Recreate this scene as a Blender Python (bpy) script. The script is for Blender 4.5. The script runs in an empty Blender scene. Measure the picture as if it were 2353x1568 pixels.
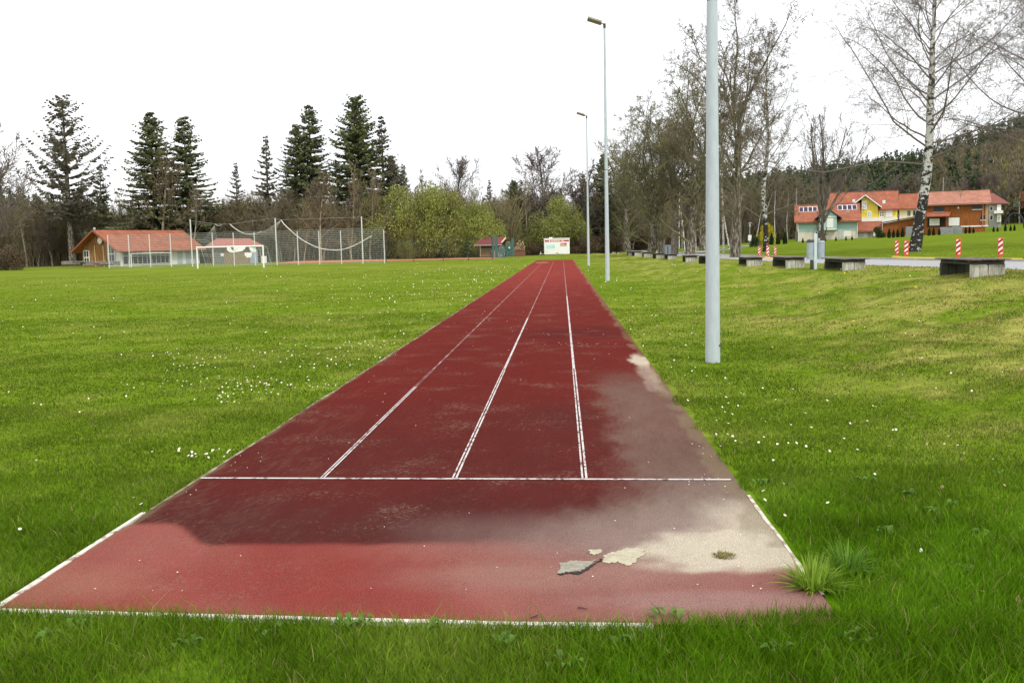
import bpy, math, random
import numpy as np
from mathutils import Vector, Matrix

# ------------------------------------------------------------------ camera, sky, sun
SC = bpy.context.scene
COL = SC.collection
F, CX, CY, CAMH = 2255.0, 1176.0, 784.0, 1.75
VPX, VPY, ROLL = 1290.3, 560.0, math.radians(1.25)
TR = math.tan(ROLL)
_u, _v = (VPX - CX) / F, (CY - VPY) / F
_d = Vector((_u, _v, -1)).normalized()
_z = Vector((-TR, 1, _v - _u * TR)).normalized()
_x = _d.cross(_z).normalized()
RW = Matrix((_x, _d, _z))                      # camera frame -> world
cam_data = bpy.data.cameras.new('camera')
cam_data.sensor_width = 36; cam_data.lens = F / 2352 * 36
cam_data.clip_start = 0.1; cam_data.clip_end = 3000
cam = bpy.data.objects.new('camera', cam_data); COL.objects.link(cam)
m = RW.to_4x4(); m.translation = (0, 0, CAMH); cam.matrix_world = m
SC.camera = cam

SUN_EL, SUN_AZ = math.radians(50), math.radians(148)   # azimuth from +Y towards +X
w = bpy.data.worlds.new('World'); SC.world = w; w.use_nodes = True
nt = w.node_tree; nt.nodes.clear()
sky = nt.nodes.new('ShaderNodeTexSky'); sky.sky_type = 'NISHITA'; sky.sun_disc = False
sky.sun_elevation = SUN_EL; sky.sun_rotation = SUN_AZ
tc = nt.nodes.new('ShaderNodeTexCoord'); cn = nt.nodes.new('ShaderNodeTexNoise')
cn.inputs['Scale'].default_value = 2.2; cn.inputs['Detail'].default_value = 5
nt.links.new(tc.outputs['Generated'], cn.inputs['Vector'])
cr = nt.nodes.new('ShaderNodeValToRGB')
cr.color_ramp.elements[0].position = .3; cr.color_ramp.elements[0].color = (9.6, 9.8, 10.2, 1)
cr.color_ramp.elements[1].position = .7; cr.color_ramp.elements[1].color = (12.5, 12.5, 12.5, 1)
nt.links.new(cn.outputs['Fac'], cr.inputs['Fac'])
mx = nt.nodes.new('ShaderNodeMix'); mx.data_type = 'RGBA'; mx.inputs[0].default_value = .93
nt.links.new(sky.outputs[0], mx.inputs[6]); nt.links.new(cr.outputs[0], mx.inputs[7])
bg = nt.nodes.new('ShaderNodeBackground'); bg.inputs['Strength'].default_value = .118
out = nt.nodes.new('ShaderNodeOutputWorld')
nt.links.new(mx.outputs[2], bg.inputs[0]); nt.links.new(bg.outputs[0], out.inputs[0])
sd = bpy.data.lights.new('sun', 'SUN'); sd.energy = 1.9; sd.angle = math.radians(10); sd.color = (1, .95, .86)
sun = bpy.data.objects.new('sun', sd); COL.objects.link(sun)
sdir = Vector((math.sin(SUN_AZ) * math.cos(SUN_EL), math.cos(SUN_AZ) * math.cos(SUN_EL), math.sin(SUN_EL)))
sun.rotation_euler = (-sdir).to_track_quat('-Z', 'Y').to_euler()
SC.view_settings.view_transform = 'Standard'; SC.view_settings.look = 'None'
SC.view_settings.exposure = 0.12; SC.view_settings.gamma = 1

# ------------------------------------------------------------------ numbers
def hor(px): return VPY + (VPX - px) * TR
def ss(t): t = np.clip(t, 0, 1); return t * t * (3 - 2 * t)
def _hash(ix, iy, s):
    h = (ix.astype(np.int64) * 374761393 + iy.astype(np.int64) * 668265263 + s * 1274126177) & 0xffffffff
    h = ((h ^ (h >> 13)) * 1274126177) & 0xffffffff
    return ((h ^ (h >> 16)) & 0xffff) / 65535.0
def vn(x, y, s=0):
    x = np.asarray(x, float); y = np.asarray(y, float)
    ix, iy = np.floor(x), np.floor(y); fx, fy = ss(x - ix), ss(y - iy)
    a, b = _hash(ix, iy, s), _hash(ix + 1, iy, s); c, d = _hash(ix, iy + 1, s), _hash(ix + 1, iy + 1, s)
    return (a * (1 - fx) + b * fx) * (1 - fy) + (c * (1 - fx) + d * fx) * fy
def fbm(x, y, s=0, o=4):
    t, a, n = 0, .5, 0
    for k in range(o): t = t + a * vn(x * 2 ** k, y * 2 ** k, s + k); n += a; a *= .5
    return t / n

TRL, TRR = -1.61 * CAMH, .71 * CAMH       # track edges
HY = [-30, 10, 26, 41, 51, 60, 78, 105, 150, 250, 400]
HZ = [1.25, .95, .80, .62, .52, .45, .36, .30, .30, .45, .6]
SKX = [-400, 0, 120, 500, 1400, 1700, 1850, 2000, 2130, 2200, 2352, 2900]
SKZ = [8, 8, 5, 1, 2, 6, 7, 10, 14, 18, 25, 38]
def g(X, Y):
    X = np.asarray(X, float); Y = np.asarray(Y, float)
    H = np.interp(Y, HY, HZ)
    z = H * ss((X - 2.9) / 9.0)
    z = z + ss((X - 17) / 12) * np.clip(X - 19, 0, 95) * .036
    z = z + .16 * ss((Y - 112) / 35) * ss((X + 12) / 14) * ss((9 - X) / 8)
    band = ss((X - 3) / 3) * ss((11.5 - X) / 3) * ss((Y - 2) / 4)
    z = z + band * ((fbm(X * .6, Y * .5, 5, 4) - .5) * .42)
    flat = ss((np.abs(X + .8) - 2.6) / 2.5)
    z = z + flat * (fbm(X * .25, Y * .25, 9, 3) - .5) * .05 * ss((60 - Y) / 40)
    r = np.hypot(X, Y); px = azpx(X, np.maximum(np.abs(Y), 1e-3))
    hh = np.interp(px, SKX, SKZ)
    z = z + hh * ss((r - 235) / 235) * ss((Y - 60) / 60)
    # the bed of the road
    z = z - .07 * road_mask(X, Y)
    return z
RD = [(-20, 12.6, 18.6), (26, 12.55, 18.9), (41, 12.6, 19.1), (51, 12.5, 18.6), (77, 12.2, 17.2), (105, 11.6, 15.8), (135, 11.6, 14.6), (170, 11.0, 13.6), (200, 10.5, 13)]
def road_mask(X, Y):
    a = np.interp(Y, [r[0] for r in RD], [r[1] for r in RD]); b = np.interp(Y, [r[0] for r in RD], [r[2] for r in RD])
    return ss((X - a - .02) / .15) * ss((b - .02 - X) / .15) * (Y > -20) * (Y < 172)
def azpx(X, Y):
    """picture column of a bearing"""
    a = np.arctan2(X, Y) + math.atan((VPX - CX) / F); return CX + F * np.tan(np.clip(a, -1.2, 1.2))
RI = RW.transposed()
def proj(p):
    q = RI @ (Vector(p) - Vector((0, 0, CAMH))); return CX - F * q.x / q.z, CY + F * q.y / q.z
def gz(x, y): return float(g(x, y))
def ray(px, py): return (RW @ Vector(((px - CX) / F, (CY - py) / F, -1))).normalized()
def atz(px, py, z=0.0):
    d = ray(px, py); t = (z - CAMH) / d.z; return Vector((d.x * t, d.y * t, z))
def atY(px, py, Y):
    d = ray(px, py); t = Y / d.y; return Vector((d.x * t, Y, CAMH + d.z * t))
def hit(px, py, fallback=180):
    d = ray(px, py); t = np.arange(3, 420, .1)
    f = CAMH + d.z * t - g(d.x * t, d.y * t); k = np.nonzero(f < 0)[0]
    if not len(k): p = atY(px, py, fallback); return Vector((p.x, p.y, gz(p.x, p.y)))
    T = t[k[0]]; return Vector((d.x * T, d.y * T, gz(d.x * T, d.y * T)))
def onY(px, Y):
    p = atY(px, hor(px), Y); return Vector((p.x, p.y, gz(p.x, p.y)))
def ztop(px, py, Y): return atY(px, py, Y).z

# ------------------------------------------------------------------ materials
def mk(name, col, rough=.8, var=.18, scale=4, spec=.3, attr=None, bump=0, bscale=40, metal=0, stretch=None, trans=0, two=None, twopos=(.45, .55)):
    mt = bpy.data.materials.new(name); mt.use_nodes = True; n = mt.node_tree
    b = n.nodes['Principled BSDF']; b.inputs['Roughness'].default_value = rough
    b.inputs['Specular IOR Level'].default_value = spec; b.inputs['Metallic'].default_value = metal
    t = n.nodes.new('ShaderNodeTexCoord'); ns = n.nodes.new('ShaderNodeTexNoise')
    ns.inputs['Scale'].default_value = scale; ns.inputs['Detail'].default_value = 5
    mp = n.nodes.new('ShaderNodeMapping'); n.links.new(t.outputs['Object'], mp.inputs[0])
    if stretch: mp.inputs['Scale'].default_value = stretch
    n.links.new(mp.outputs[0], ns.inputs['Vector'])
    if two:
        r = n.nodes.new('ShaderNodeValToRGB'); r.color_ramp.elements[0].position = twopos[0]; r.color_ramp.elements[1].position = twopos[1]
        r.color_ramp.elements[0].color = (*col, 1); r.color_ramp.elements[1].color = (*two, 1)
        n.links.new(ns.outputs['Fac'], r.inputs['Fac']); csrc = r.outputs[0]
    else:
        mr = n.nodes.new('ShaderNodeMapRange'); mr.inputs[1].default_value = .25; mr.inputs[2].default_value = .75
        mr.inputs[3].default_value = 1 - var; mr.inputs[4].default_value = 1 + var
        n.links.new(ns.outputs['Fac'], mr.inputs[0])
        vm = n.nodes.new('ShaderNodeVectorMath'); vm.operation = 'SCALE'
        if attr:
            a = n.nodes.new('ShaderNodeAttribute'); a.attribute_name = attr; n.links.new(a.outputs['Color'], vm.inputs[0])
        else: vm.inputs[0].default_value = col
        n.links.new(mr.outputs[0], vm.inputs['Scale']); csrc = vm.outputs[0]
    n.links.new(csrc, b.inputs['Base Color'])
    if bump:
        n2 = n.nodes.new('ShaderNodeTexNoise'); n2.inputs['Scale'].default_value = bscale; n2.inputs['Detail'].default_value = 4
        n.links.new(mp.outputs[0], n2.inputs['Vector'])
        bp = n.nodes.new('ShaderNodeBump'); bp.inputs['Strength'].default_value = bump; bp.inputs['Distance'].default_value = .02
        n.links.new(n2.outputs['Fac'], bp.inputs['Height']); n.links.new(bp.outputs[0], b.inputs['Normal'])
    if trans:
        tr = n.nodes.new('ShaderNodeBsdfTranslucent'); n.links.new(csrc, tr.inputs[0])
        ms = n.nodes.new('ShaderNodeMixShader'); ms.inputs[0].default_value = trans
        o = n.nodes['Material Output']
        n.links.new(b.outputs[0], ms.inputs[1]); n.links.new(tr.outputs[0], ms.inputs[2]); n.links.new(ms.outputs[0], o.inputs[0])
    return mt
def brick_mat(name, col, gap, w=.3, h=.35, off=.5, mortar=.06, var=.25, rough=.75, axis='xz'):
    """tiles, planks: a brick pattern in object space; u along the named axes"""
    mt = bpy.data.materials.new(name); mt.use_nodes = True; n = mt.node_tree; b = n.nodes['Principled BSDF']
    b.inputs['Roughness'].default_value = rough; b.inputs['Specular IOR Level'].default_value = .25
    t = n.nodes.new('ShaderNodeTexCoord'); sx = n.nodes.new('ShaderNodeSeparateXYZ'); cb = n.nodes.new('ShaderNodeCombineXYZ')
    n.links.new(t.outputs['Object'], sx.inputs[0])
    n.links.new(sx.outputs['XYZ'.index(axis[0].upper())], cb.inputs[0]); n.links.new(sx.outputs['XYZ'.index(axis[1].upper())], cb.inputs[1])
    br = n.nodes.new('ShaderNodeTexBrick'); br.offset = off; br.inputs['Scale'].default_value = 1
    br.inputs['Brick Width'].default_value = w; br.inputs['Row Height'].default_value = h; br.inputs['Mortar Size'].default_value = mortar
    br.inputs['Color1'].default_value = (*[c * (1 - var) for c in col], 1); br.inputs['Color2'].default_value = (*[c * (1 + var) for c in col], 1)
    br.inputs['Mortar'].default_value = (*gap, 1); br.inputs['Mortar Smooth'].default_value = .3
    n.links.new(cb.outputs[0], br.inputs['Vector'])
    ns = n.nodes.new('ShaderNodeTexNoise'); ns.inputs['Scale'].default_value = .8; ns.inputs['Detail'].default_value = 6
    n.links.new(t.outputs['Object'], ns.inputs['Vector'])
    mr = n.nodes.new('ShaderNodeMapRange'); mr.inputs[1].default_value = .3; mr.inputs[2].default_value = .7; mr.inputs[3].default_value = .8; mr.inputs[4].default_value = 1.15
    n.links.new(ns.outputs['Fac'], mr.inputs[0])
    vm = n.nodes.new('ShaderNodeVectorMath'); vm.operation = 'SCALE'; n.links.new(br.outputs[0], vm.inputs[0]); n.links.new(mr.outputs[0], vm.inputs['Scale'])
    n.links.new(vm.outputs[0], b.inputs['Base Color'])
    return mt

# ------------------------------------------------------------------ mesh building
class MB:
    def __init__(s): s.v = []; s.f = []; s.c = []
    def _add(s, vs, fs):
        o = len(s.v); s.v += [tuple(p) for p in vs]; s.f += [tuple(i + o for i in f) for f in fs]; return s
    def box(s, x0, x1, y0, y1, z0, z1):
        return s._add([(x, y, z) for z in (z0, z1) for y in (y0, y1) for x in (x0, x1)],
                      [(0, 2, 3, 1), (4, 5, 7, 6), (0, 1, 5, 4), (2, 6, 7, 3), (0, 4, 6, 2), (1, 3, 7, 5)])
    def quad(s, a, b, c, d): return s._add([a, b, c, d], [(0, 1, 2, 3)])
    def prism(s, poly, d):      # polygon (list of 3-d points) pushed along d
        n = len(poly); d = Vector(d); P = [Vector(p) for p in poly]
        return s._add(P + [p + d for p in P], [tuple(range(n))[::-1], tuple(range(n, 2 * n))] + [(i, (i + 1) % n, (i + 1) % n + n, i + n) for i in range(n)])
    def tube(s, pts, rad, n=8, cap=True):
        P = [Vector(p) for p in pts]; k = len(P)
        if not hasattr(rad, '__len__'): rad = [rad] * k
        vs = []; up = Vector((0, 0, 1))
        t0 = (P[1] - P[0]).normalized(); a = t0.cross(up if abs(t0.z) < .9 else Vector((1, 0, 0))).normalized()
        for i in range(k):
            t = (P[min(i + 1, k - 1)] - P[max(i - 1, 0)]).normalized()
            a = (a - t * a.dot(t)).normalized(); b = t.cross(a)
            for j in range(n):
                q = 2 * math.pi * j / n; vs.append(P[i] + (a * math.cos(q) + b * math.sin(q)) * rad[i])
        fs = [(i * n + j, i * n + (j + 1) % n, (i + 1) * n + (j + 1) % n, (i + 1) * n + j) for i in range(k - 1) for j in range(n)]
        if cap:      # caps keep vertices of their own so that smooth shading stays on the side
            o = len(vs); vs += vs[:n] + vs[(k - 1) * n:k * n]
            fs += [tuple(o + j for j in range(n))[::-1], tuple(o + n + j for j in range(n))]
        return s._add(vs, fs)
    def build(s, name, mat, parent=None, smooth=False, bevel=0):
        me = bpy.data.meshes.new(name); me.from_pydata(s.v, [], s.f); me.update()
        if mat: me.materials.append(mat)
        if smooth: me.polygons.foreach_set('use_smooth', [len(f) <= 4 for f in s.f])
        o = bpy.data.objects.new(name, me); COL.objects.link(o)
        if parent: o.parent = parent
        if bevel:
            b = o.modifiers.new('bevel', 'BEVEL'); b.width = bevel; b.segments = 2; b.limit_method = 'ANGLE'
        return o
def np_mesh(name, V, faces, mat, parent=None, colors=None, smooth=False):
    """faces: list of int arrays (n,k). colors: per vertex (n,3)"""
    me = bpy.data.meshes.new(name); V = np.ascontiguousarray(V, np.float32)
    me.vertices.add(len(V)); me.vertices.foreach_set('co', V.ravel())
    loops = np.concatenate([f.ravel() for f in faces]); tot = np.concatenate([np.full(len(f), f.shape[1]) for f in faces])
    st = np.concatenate([[0], np.cumsum(tot)[:-1]])
    me.loops.add(len(loops)); me.loops.foreach_set('vertex_index', loops.astype(np.int32))
    me.polygons.add(len(tot)); me.polygons.foreach_set('loop_start', st.astype(np.int32)); me.polygons.foreach_set('loop_total', tot.astype(np.int32))
    if smooth: me.polygons.foreach_set('use_smooth', np.ones(len(tot), bool))
    me.update(calc_edges=True); me.materials.append(mat)
    if colors is not None:
        a = me.attributes.new('col', 'FLOAT_COLOR', 'POINT')
        a.data.foreach_set('color', np.hstack([colors, np.ones((len(V), 1))]).astype(np.float32).ravel())
    o = bpy.data.objects.new(name, me); COL.objects.link(o)
    if parent: o.parent = parent
    return o
def tag(o, label=None, cat=None, group=None, kind=None):
    if label: o['label'] = label
    if cat: o['category'] = cat
    if group: o['group'] = group
    if kind: o['kind'] = kind
    return o
def empty(name, loc=(0, 0, 0), rz=0, label=None, cat=None, group=None):
    o = bpy.data.objects.new(name, None); COL.objects.link(o); o.location = loc; o.rotation_euler = (0, 0, rz); o.empty_display_size = .2
    return tag(o, label, cat, group)
def dup(root, loc=None, rz=None, scale=None, label=None, group=None):
    def cp(o, par):
        c = o.copy(); COL.objects.link(c)
        if par: c.parent = par
        for ch in kids[o.name]: cp(ch, c)
        return c
    kids = {}
    def walk(o):
        kids[o.name] = [k for k in ALLKIDS(o)]
        for k in kids[o.name]: walk(k)
    walk(root); r = cp(root, None)
    if loc is not None: r.location = loc
    if rz is not None: r.rotation_euler = (0, 0, rz)
    if scale is not None: r.scale = scale if hasattr(scale, '__len__') else (scale,) * 3
    if label: r['label'] = label
    if group: r['group'] = group
    return r
def ALLKIDS(o): return list(o.children)
# ------------------------------------------------------------------ ground, track, roads
def axis(lo, hi, c, d0, growth):
    """nonuniform coordinates, finest at c"""
    a = [c]; d = d0
    while a[-1] < hi: a.append(a[-1] + d); d *= growth
    b = [c]; d = d0
    while b[0] > lo: b.insert(0, b[0] - d); d *= growth
    return np.array(b[:-1] + a)
def grass_tone(X, Y):
    """base colour of living turf at a place: greener close by and in the field, drier on the bank"""
    n1 = fbm(X * .35, Y * .35, 21, 4); n2 = fbm(X * 1.7, Y * 1.7, 22, 3); n3 = fbm(X * .06, Y * .11, 23, 3)
    lush = np.array([.092, .196, .005]); mid = np.array([.112, .174, .012]); dry = np.array([.300, .275, .075])
    near = ss((9.5 - Y + 3 * (n1 - .5)) / 4.5) * np.where(X > 0, 1, .55)
    right = ss((X - 2.2) / 3) * ss((20 - X) / 4) * ss((Y - 5.5) / 5)
    n5 = fbm(X * 4.5, Y * 2.6, 27, 3)
    d = np.clip(.06 + .5 * (n1 - .42) + .8 * (n2 - .5) + .35 * (n3 - .5) + right * (.24 + 2.2 * (n5 - .5) + .9 * (n1 - .5)) - .25 * (X > 18), 0, 1)
    st = fbm(X * .035, Y * .30, 24, 3); mid = mid * (.90 + .22 * st[..., None])
    d = np.clip(d + .12 * ss((Y - 25) / 50), 0, 1) * (1 - .75 * near)
    t = near[..., None]; c = mid * (1 - t) + lush * t
    q = (d * .8)[..., None]; c = c * (1 - q) + dry * q
    k = .86 + .28 * n2 + near * ((n2 - .5) * .5 + (n5 - .5) * .5)
    return c * np.clip(k, .4, 1.6)[..., None]
gx = axis(-700, 900, 0, .22, 1.028); gy = axis(-40, 1100, 4, .2, 1.02)
GX, GY = np.meshgrid(gx, gy, indexing='ij'); GZ = g(GX, GY)
inside = (GX > TRL + .12) & (GX < TRR - .12) & (GY > 4.7) & (GY < 106)
GZ = np.where(inside, -.03, GZ)
V = np.stack([GX, GY, GZ], -1).reshape(-1, 3); na, nb = GX.shape
I = np.arange(na * nb).reshape(na, nb)
fc = np.stack([I[:-1, :-1], I[1:, :-1], I[1:, 1:], I[:-1, 1:]], -1).reshape(-1, 4)
gc = grass_tone(GX, GY)
# forest floor under the woods
def wood_mask(X, Y):
    r = np.hypot(X, Y); px = azpx(X, np.maximum(Y, 1))
    lim = np.interp(px, [0, 900, 1200, 1400, 1500, 1700, 1850, 2352], [140, 142, 156, 158, 175, 200, 235, 235])
    return ss((Y - lim) / 6)
wm = wood_mask(GX, GY)[..., None]; n = fbm(GX * .4, GY * .4, 31)[..., None]
gc = gc * (1 - wm) + np.array([.10, .075, .04]) * (.6 + .8 * n) * wm
gmat = mk('turf', (.1, .15, .03), .95, .45, 4.0, .0, attr='col', bump=.9, bscale=9)
ns2 = [x for x in gmat.node_tree.nodes if x.type == 'TEX_NOISE'][0]; ns2.inputs['Detail'].default_value = 9; ns2.inputs['Roughness'].default_value = .72
ground = np_mesh('ground', V, [fc], gmat, colors=gc.reshape(-1, 3), smooth=True); tag(ground, 'wide mown green turf of field bank and meadow', 'ground', kind='structure')

# running track ------------------------------------------------
FR = [(-60, 1402), (70, 1407), (700, 1424), (1200, 1436), (1500, 1440), (1700, 1441), (1912, 1441)]
fp = np.array([atz(a, b)[:2] for a, b in FR])
GE = np.array([atz(a, b)[:2] for a, b in [(-60, 1402), (70, 1407), (700, 1424), (1200, 1437), (1500, 1440), (1700, 1434), (1893, 1415)]])   # where the turf has crept over the edge
def yfront(x): return np.interp(x, fp[:, 0], fp[:, 1])
YEND = 107.5
nx, s0 = 200, .022
ty = [0.0]
while ty[-1] < 1:
    ty.append(ty[-1] + (.022 / 103) * (1 + 60 * ty[-1]) ** 1.25)
ty = np.array(ty); ty /= ty[-1]
sx = np.linspace(TRL, TRR, nx)
TX, TT = np.meshgrid(sx, ty, indexing='ij'); TY = yfront(TX) * (1 - TT) + YEND * TT
edge_n = (vn(TY * 3, 0 * TY, 77) - .5) * .05
TX2 = TX + np.where(TX < TRL + .03, edge_n * (TY > 6), 0) - np.where(TX > TRR - .03, -edge_n, 0) * 0
rows = len(ty)
def blob(px, py, rx, ry, soft=.5, seed=0, rough=.35):
    """soft-edged stain at the spot of the track where it lies; radii in metres"""
    c = atz(px, py); q = np.sqrt(((TX - c.x) / rx) ** 2 + ((TY - c.y) / ry) ** 2)
    q = q + rough * (fbm(TX * 3 / max(rx, .3), TY * 3 / max(ry, .3), seed, 4) - .5)
    return ss((1 - q) / soft + .5)
def L(a, b, t): return a * (1 - t[..., None]) + np.array(b) * t[..., None]
n1 = fbm(TX * 1.2, TY * .5, 41, 5); n2 = fbm(TX * 6, TY * 3, 42, 5); n3 = fbm(TX * 40, TY * 40, 43, 2); n4 = fbm(TX * .7, TY * .12, 44, 4)
base = np.broadcast_to(np.array([.122, .0165, .0125]), TX.shape + (3,)).copy()
base = L(base, (.200, .032, .026), ss((TY - 16) / 45) * .85)  # paler with distance: grazing gloss put into the rubber colour
base = L(base, (.080, .014, .012), ss((n1 - .48) / .25) * ss((14 - TY) / 6) * .7)
lim1 = 5.60 + .10 * (fbm(TX * 1.3, 0 * TX, 51) - .5) + .45 * ss((TRL + .75 - TX) / .5) * 1
wet = ss((TY - lim1 + .06 * (n2 - .5)) / (.12 + .45 * ss((TX + 1.1) / 1.6)) + .5)
base = L(base, (.074, .022, .020), wet * ss((8.2 - TY) / 2.4) * (.55 + .5 * n2))
pink = (1 - wet)
base = L(base, (.235, .053, .043), pink * .95)
base = L(base, (.275, .092, .074), pink * ss((n1 - .40) / .25) * .8)
base = L(base, (.23, .042, .034), pink * np.clip(blob(650, 1340, .7, .28, 1, 1) + blob(1460, 1360, .35, .2, 1, 2), 0, 1) * .45)
base = L(base, (.30, .14, .095), pink * blob(60, 1350, .6, .3, 1.2, 3) * .5)
# grey silt spreading from the right lane
l3 = .10 * CAMH
dust = ss((TX - l3 - .04 + .35 * (n1 - .5) + .30 * (n2 - .5) + .10 * (n3 - .5) + .25 * ss((7.0 - TY) / 1.2) * 2.2) / (.38 + .6 * ss((7.8 - TY) / 1.5))) * ss((13.6 - TY + 1.6 * (n1 - .5)) / 3.0)
dust = np.clip(dust, 0, 1) * (.18 + .82 * ss((TY - 5.05) / .6))
base = L(base, (.165, .118, .092), np.clip(dust, 0, 1) * (.72 + .2 * (n2 - .5)))
base = L(base, (.255, .195, .165), np.clip(dust, 0, 1) * ss((8.0 - TY) / 2.4) * .8)
base = L(base, (.084, .020, .017), wet * ss((12.5 - TY) / 4) * ss((TY - 6.8) / .8) * (.35 + .7 * n1) * (1 - .8 * np.clip(dust, 0, 1)))
rv = np.random.default_rng(3).random(TX.shape); rv2 = np.random.default_rng(4).random(TX.shape)
base = L(base, (.24, .15, .11), wet * ss((15 - TY) / 6) * (rv < .10 * ss((n2 * .6 + n1 * .6 - .48) / .25)) * .07)
base = L(base, (.03, .012, .012), (rv2 < .05) * ss((14 - TY) / 5) * wet * .10)
smear = ss((TX + 1.2 + .9 * (n1 - .5)) / 1.6) * ss((6.45 - TY) / .7) * (.25 + .75 * ss((TY - 5.15) / .5))
base = L(base, (.25, .175, .155), np.clip(smear, 0, 1) * .72)
base = L(base, (.50, .44, .34), np.clip(blob(1680, 1268, .50, .34, .7, 5, .8) + blob(1745, 1205, .30, .5, 1.2, 8, .5) * .75 + blob(1560, 1305, .22, .10, 1, 9) * .5, 0, 1) * .95)
base = L(base, (.34, .22, .18), blob(1250, 1330, .75, .2, 1.2, 6) * pink * .35)
base = L(base, (.33, .22, .20), blob(1650, 1385, .6, .14, 1, 16) * pink * .45)
# leaf dust lying on the left lane and edge grime
grit = (rv < .55 * ss((n2 + n1 * .5 - .62) / .3)) * ss((TRL + 1.7 - TX) / 1.6) * wet * ss((15 - TY) / 6)
base = L(base, (.20, .14, .085), grit * .10)
eg = ss((.16 * n2 * 2 - (TRR - TX)) / .06) * .8 + ss((.05 * n2 * 2 - (TX - TRL)) / .04) * .8
base = L(base, (.20, .16, .09), np.clip(eg, 0, 1) * .55 * (TY > 5.5))
base = L(base, (.48, .42, .32), np.clip(blob(1470, 830, .14, .75, .5, 11, .9), 0, 1) * .9)
base = L(base, (.34, .26, .18), np.clip(blob(1247, 603, .65, 1.6, .6, 12, .9), 0, 1) * .7)
base = L(base, (.40, .33, .26), np.clip(blob(1490, 865, .12, 1.2, .8, 13, 1.2), 0, 1) * .5)
base = L(base, (.075, .013, .012), np.clip(blob(1330, 765, 1.1, 1.2, 1.2, 14, 1) * .6, 0, 1))
# long faint tyre-like streaks and the patchy cast of old rubber
base = base * (.84 + .22 * n4 + .16 * n2)[..., None] * (.93 + .14 * n3)[..., None]
TZ = np.full(TX.shape, .014)
Vt = np.stack([TX2, TY, TZ], -1).reshape(-1, 3); I = np.arange(nx * rows).reshape(nx, rows)
ft = np.stack([I[:-1, :-1], I[1:, :-1], I[1:, 1:], I[:-1, 1:]], -1).reshape(-1, 4)
tmat = mk('track_rubber', (.1, .02, .02), .9, .60, 150, .02, attr='col', bump=.8, bscale=200)
_n = tmat.node_tree; _tc = [x for x in _n.nodes if x.type == 'TEX_COORD'][0]; _b = _n.nodes['Principled BSDF']; _src = _b.inputs['Base Color'].links[0].from_socket
_g = _n.nodes.new('ShaderNodeTexNoise'); _g.inputs['Scale'].default_value = 34; _g.inputs['Detail'].default_value = 9; _g.inputs['Roughness'].default_value = .78; _n.links.new(_tc.outputs['Object'], _g.inputs['Vector'])
_w = _n.nodes.new('ShaderNodeTexNoise'); _w.inputs['Scale'].default_value = 1.3; _w.inputs['Detail'].default_value = 3; _n.links.new(_tc.outputs['Object'], _w.inputs['Vector'])
_a = _n.nodes.new('ShaderNodeMath'); _a.operation = 'MULTIPLY_ADD'; _a.inputs[1].default_value = .5; _n.links.new(_w.outputs['Fac'], _a.inputs[0]); _n.links.new(_g.outputs['Fac'], _a.inputs[2])
_r = _n.nodes.new('ShaderNodeMapRange'); _r.inputs[1].default_value = .83; _r.inputs[2].default_value = .92; _r.inputs[4].default_value = .55; _n.links.new(_a.outputs[0], _r.inputs[0])
_m = _n.nodes.new('ShaderNodeMix'); _m.data_type = 'RGBA'; _n.links.new(_r.outputs[0], _m.inputs[0]); _n.links.new(_src, _m.inputs[6]); _m.inputs[7].default_value = (.27, .185, .135, 1); _n.links.new(_m.outputs[2], _b.inputs['Base Color'])
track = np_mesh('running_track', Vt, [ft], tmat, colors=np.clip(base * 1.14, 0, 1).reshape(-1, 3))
tag(track, 'four lane red rubber running track stained and faded near its start', 'running track', kind='structure')
track['kind'] = 'structure'
wmat = mk('worn_white_paint', (.16, .06, .055), .7, .2, 26, .3, two=(.56, .52, .50), twopos=(.36, .50), stretch=(1, .5, 1))
wmat_far = mk('thin_white_paint', (.15, .034, .030), .7, .2, 9, .3, two=(.36, .22, .20), twopos=(.42, .66), stretch=(1, .25, 1))
kmat = mk('pale_kerb_stone', (.30, .24, .17), .85, .2, 14, .2, two=(.68, .64, .56), twopos=(.33, .46), bump=.4, bscale=60)
def ystart(x): return atz(VPX + 100 * x, 1104)[1]
LA, LB = atz(430, 1102), atz(1655, 1106)
def sy(x): return LA.y + (LB.y - LA.y) * (x - LA.x) / (LB.x - LA.x)
for k, (sl, w0) in enumerate([(-1.0148, .034), (-.4538, .038), (.0963, .042)]):
    xx = sl * CAMH - 0.0
    p0, p1 = atz(VPX + sl * 547, 1107), atz(VPX + sl * 60, 620)
    dx = (p1.x - p0.x) / (p1.y - p0.y)
    mb = MB(); mf = MB(); ys = [sy(p0.x) + .03 + i * 1.6 for i in range(60)]; 
    for a, b in zip(ys[:-1], ys[1:]):
        for o_, w_ in ((0, w0 * .85),) if a > 13 else ((-w0 * .36, w0 * .34), (w0 * .34, w0 * .40)):
            xa, xb = p0.x + dx * (a - p0.y) + o_, p0.x + dx * (b - p0.y) + o_
            (mb if a < (12 if k == 0 else 22 if k == 1 else 32) else mf).quad((xa - w_ / 2, a, .0185), (xa + w_ / 2, a, .0185), (xb + w_ / 2, b, .0185), (xb - w_ / 2, b, .0185))
    mb.build('lane_line', wmat, track); mf.build('lane_line', wmat_far, track)
mb = MB(); nseg = 40
for i in range(nseg):
    xa = TRL + .01 + (TRR - .05 - TRL) * i / nseg; xb = TRL + .01 + (TRR - .05 - TRL) * (i + 1) / nseg
    mb.quad((xa, sy(xa) - .022, .019), (xb, sy(xb) - .022, .019), (xb, sy(xb) + .016, .019), (xa, sy(xa) + .016, .019))
mb.build('start_line', wmat, track)
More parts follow.
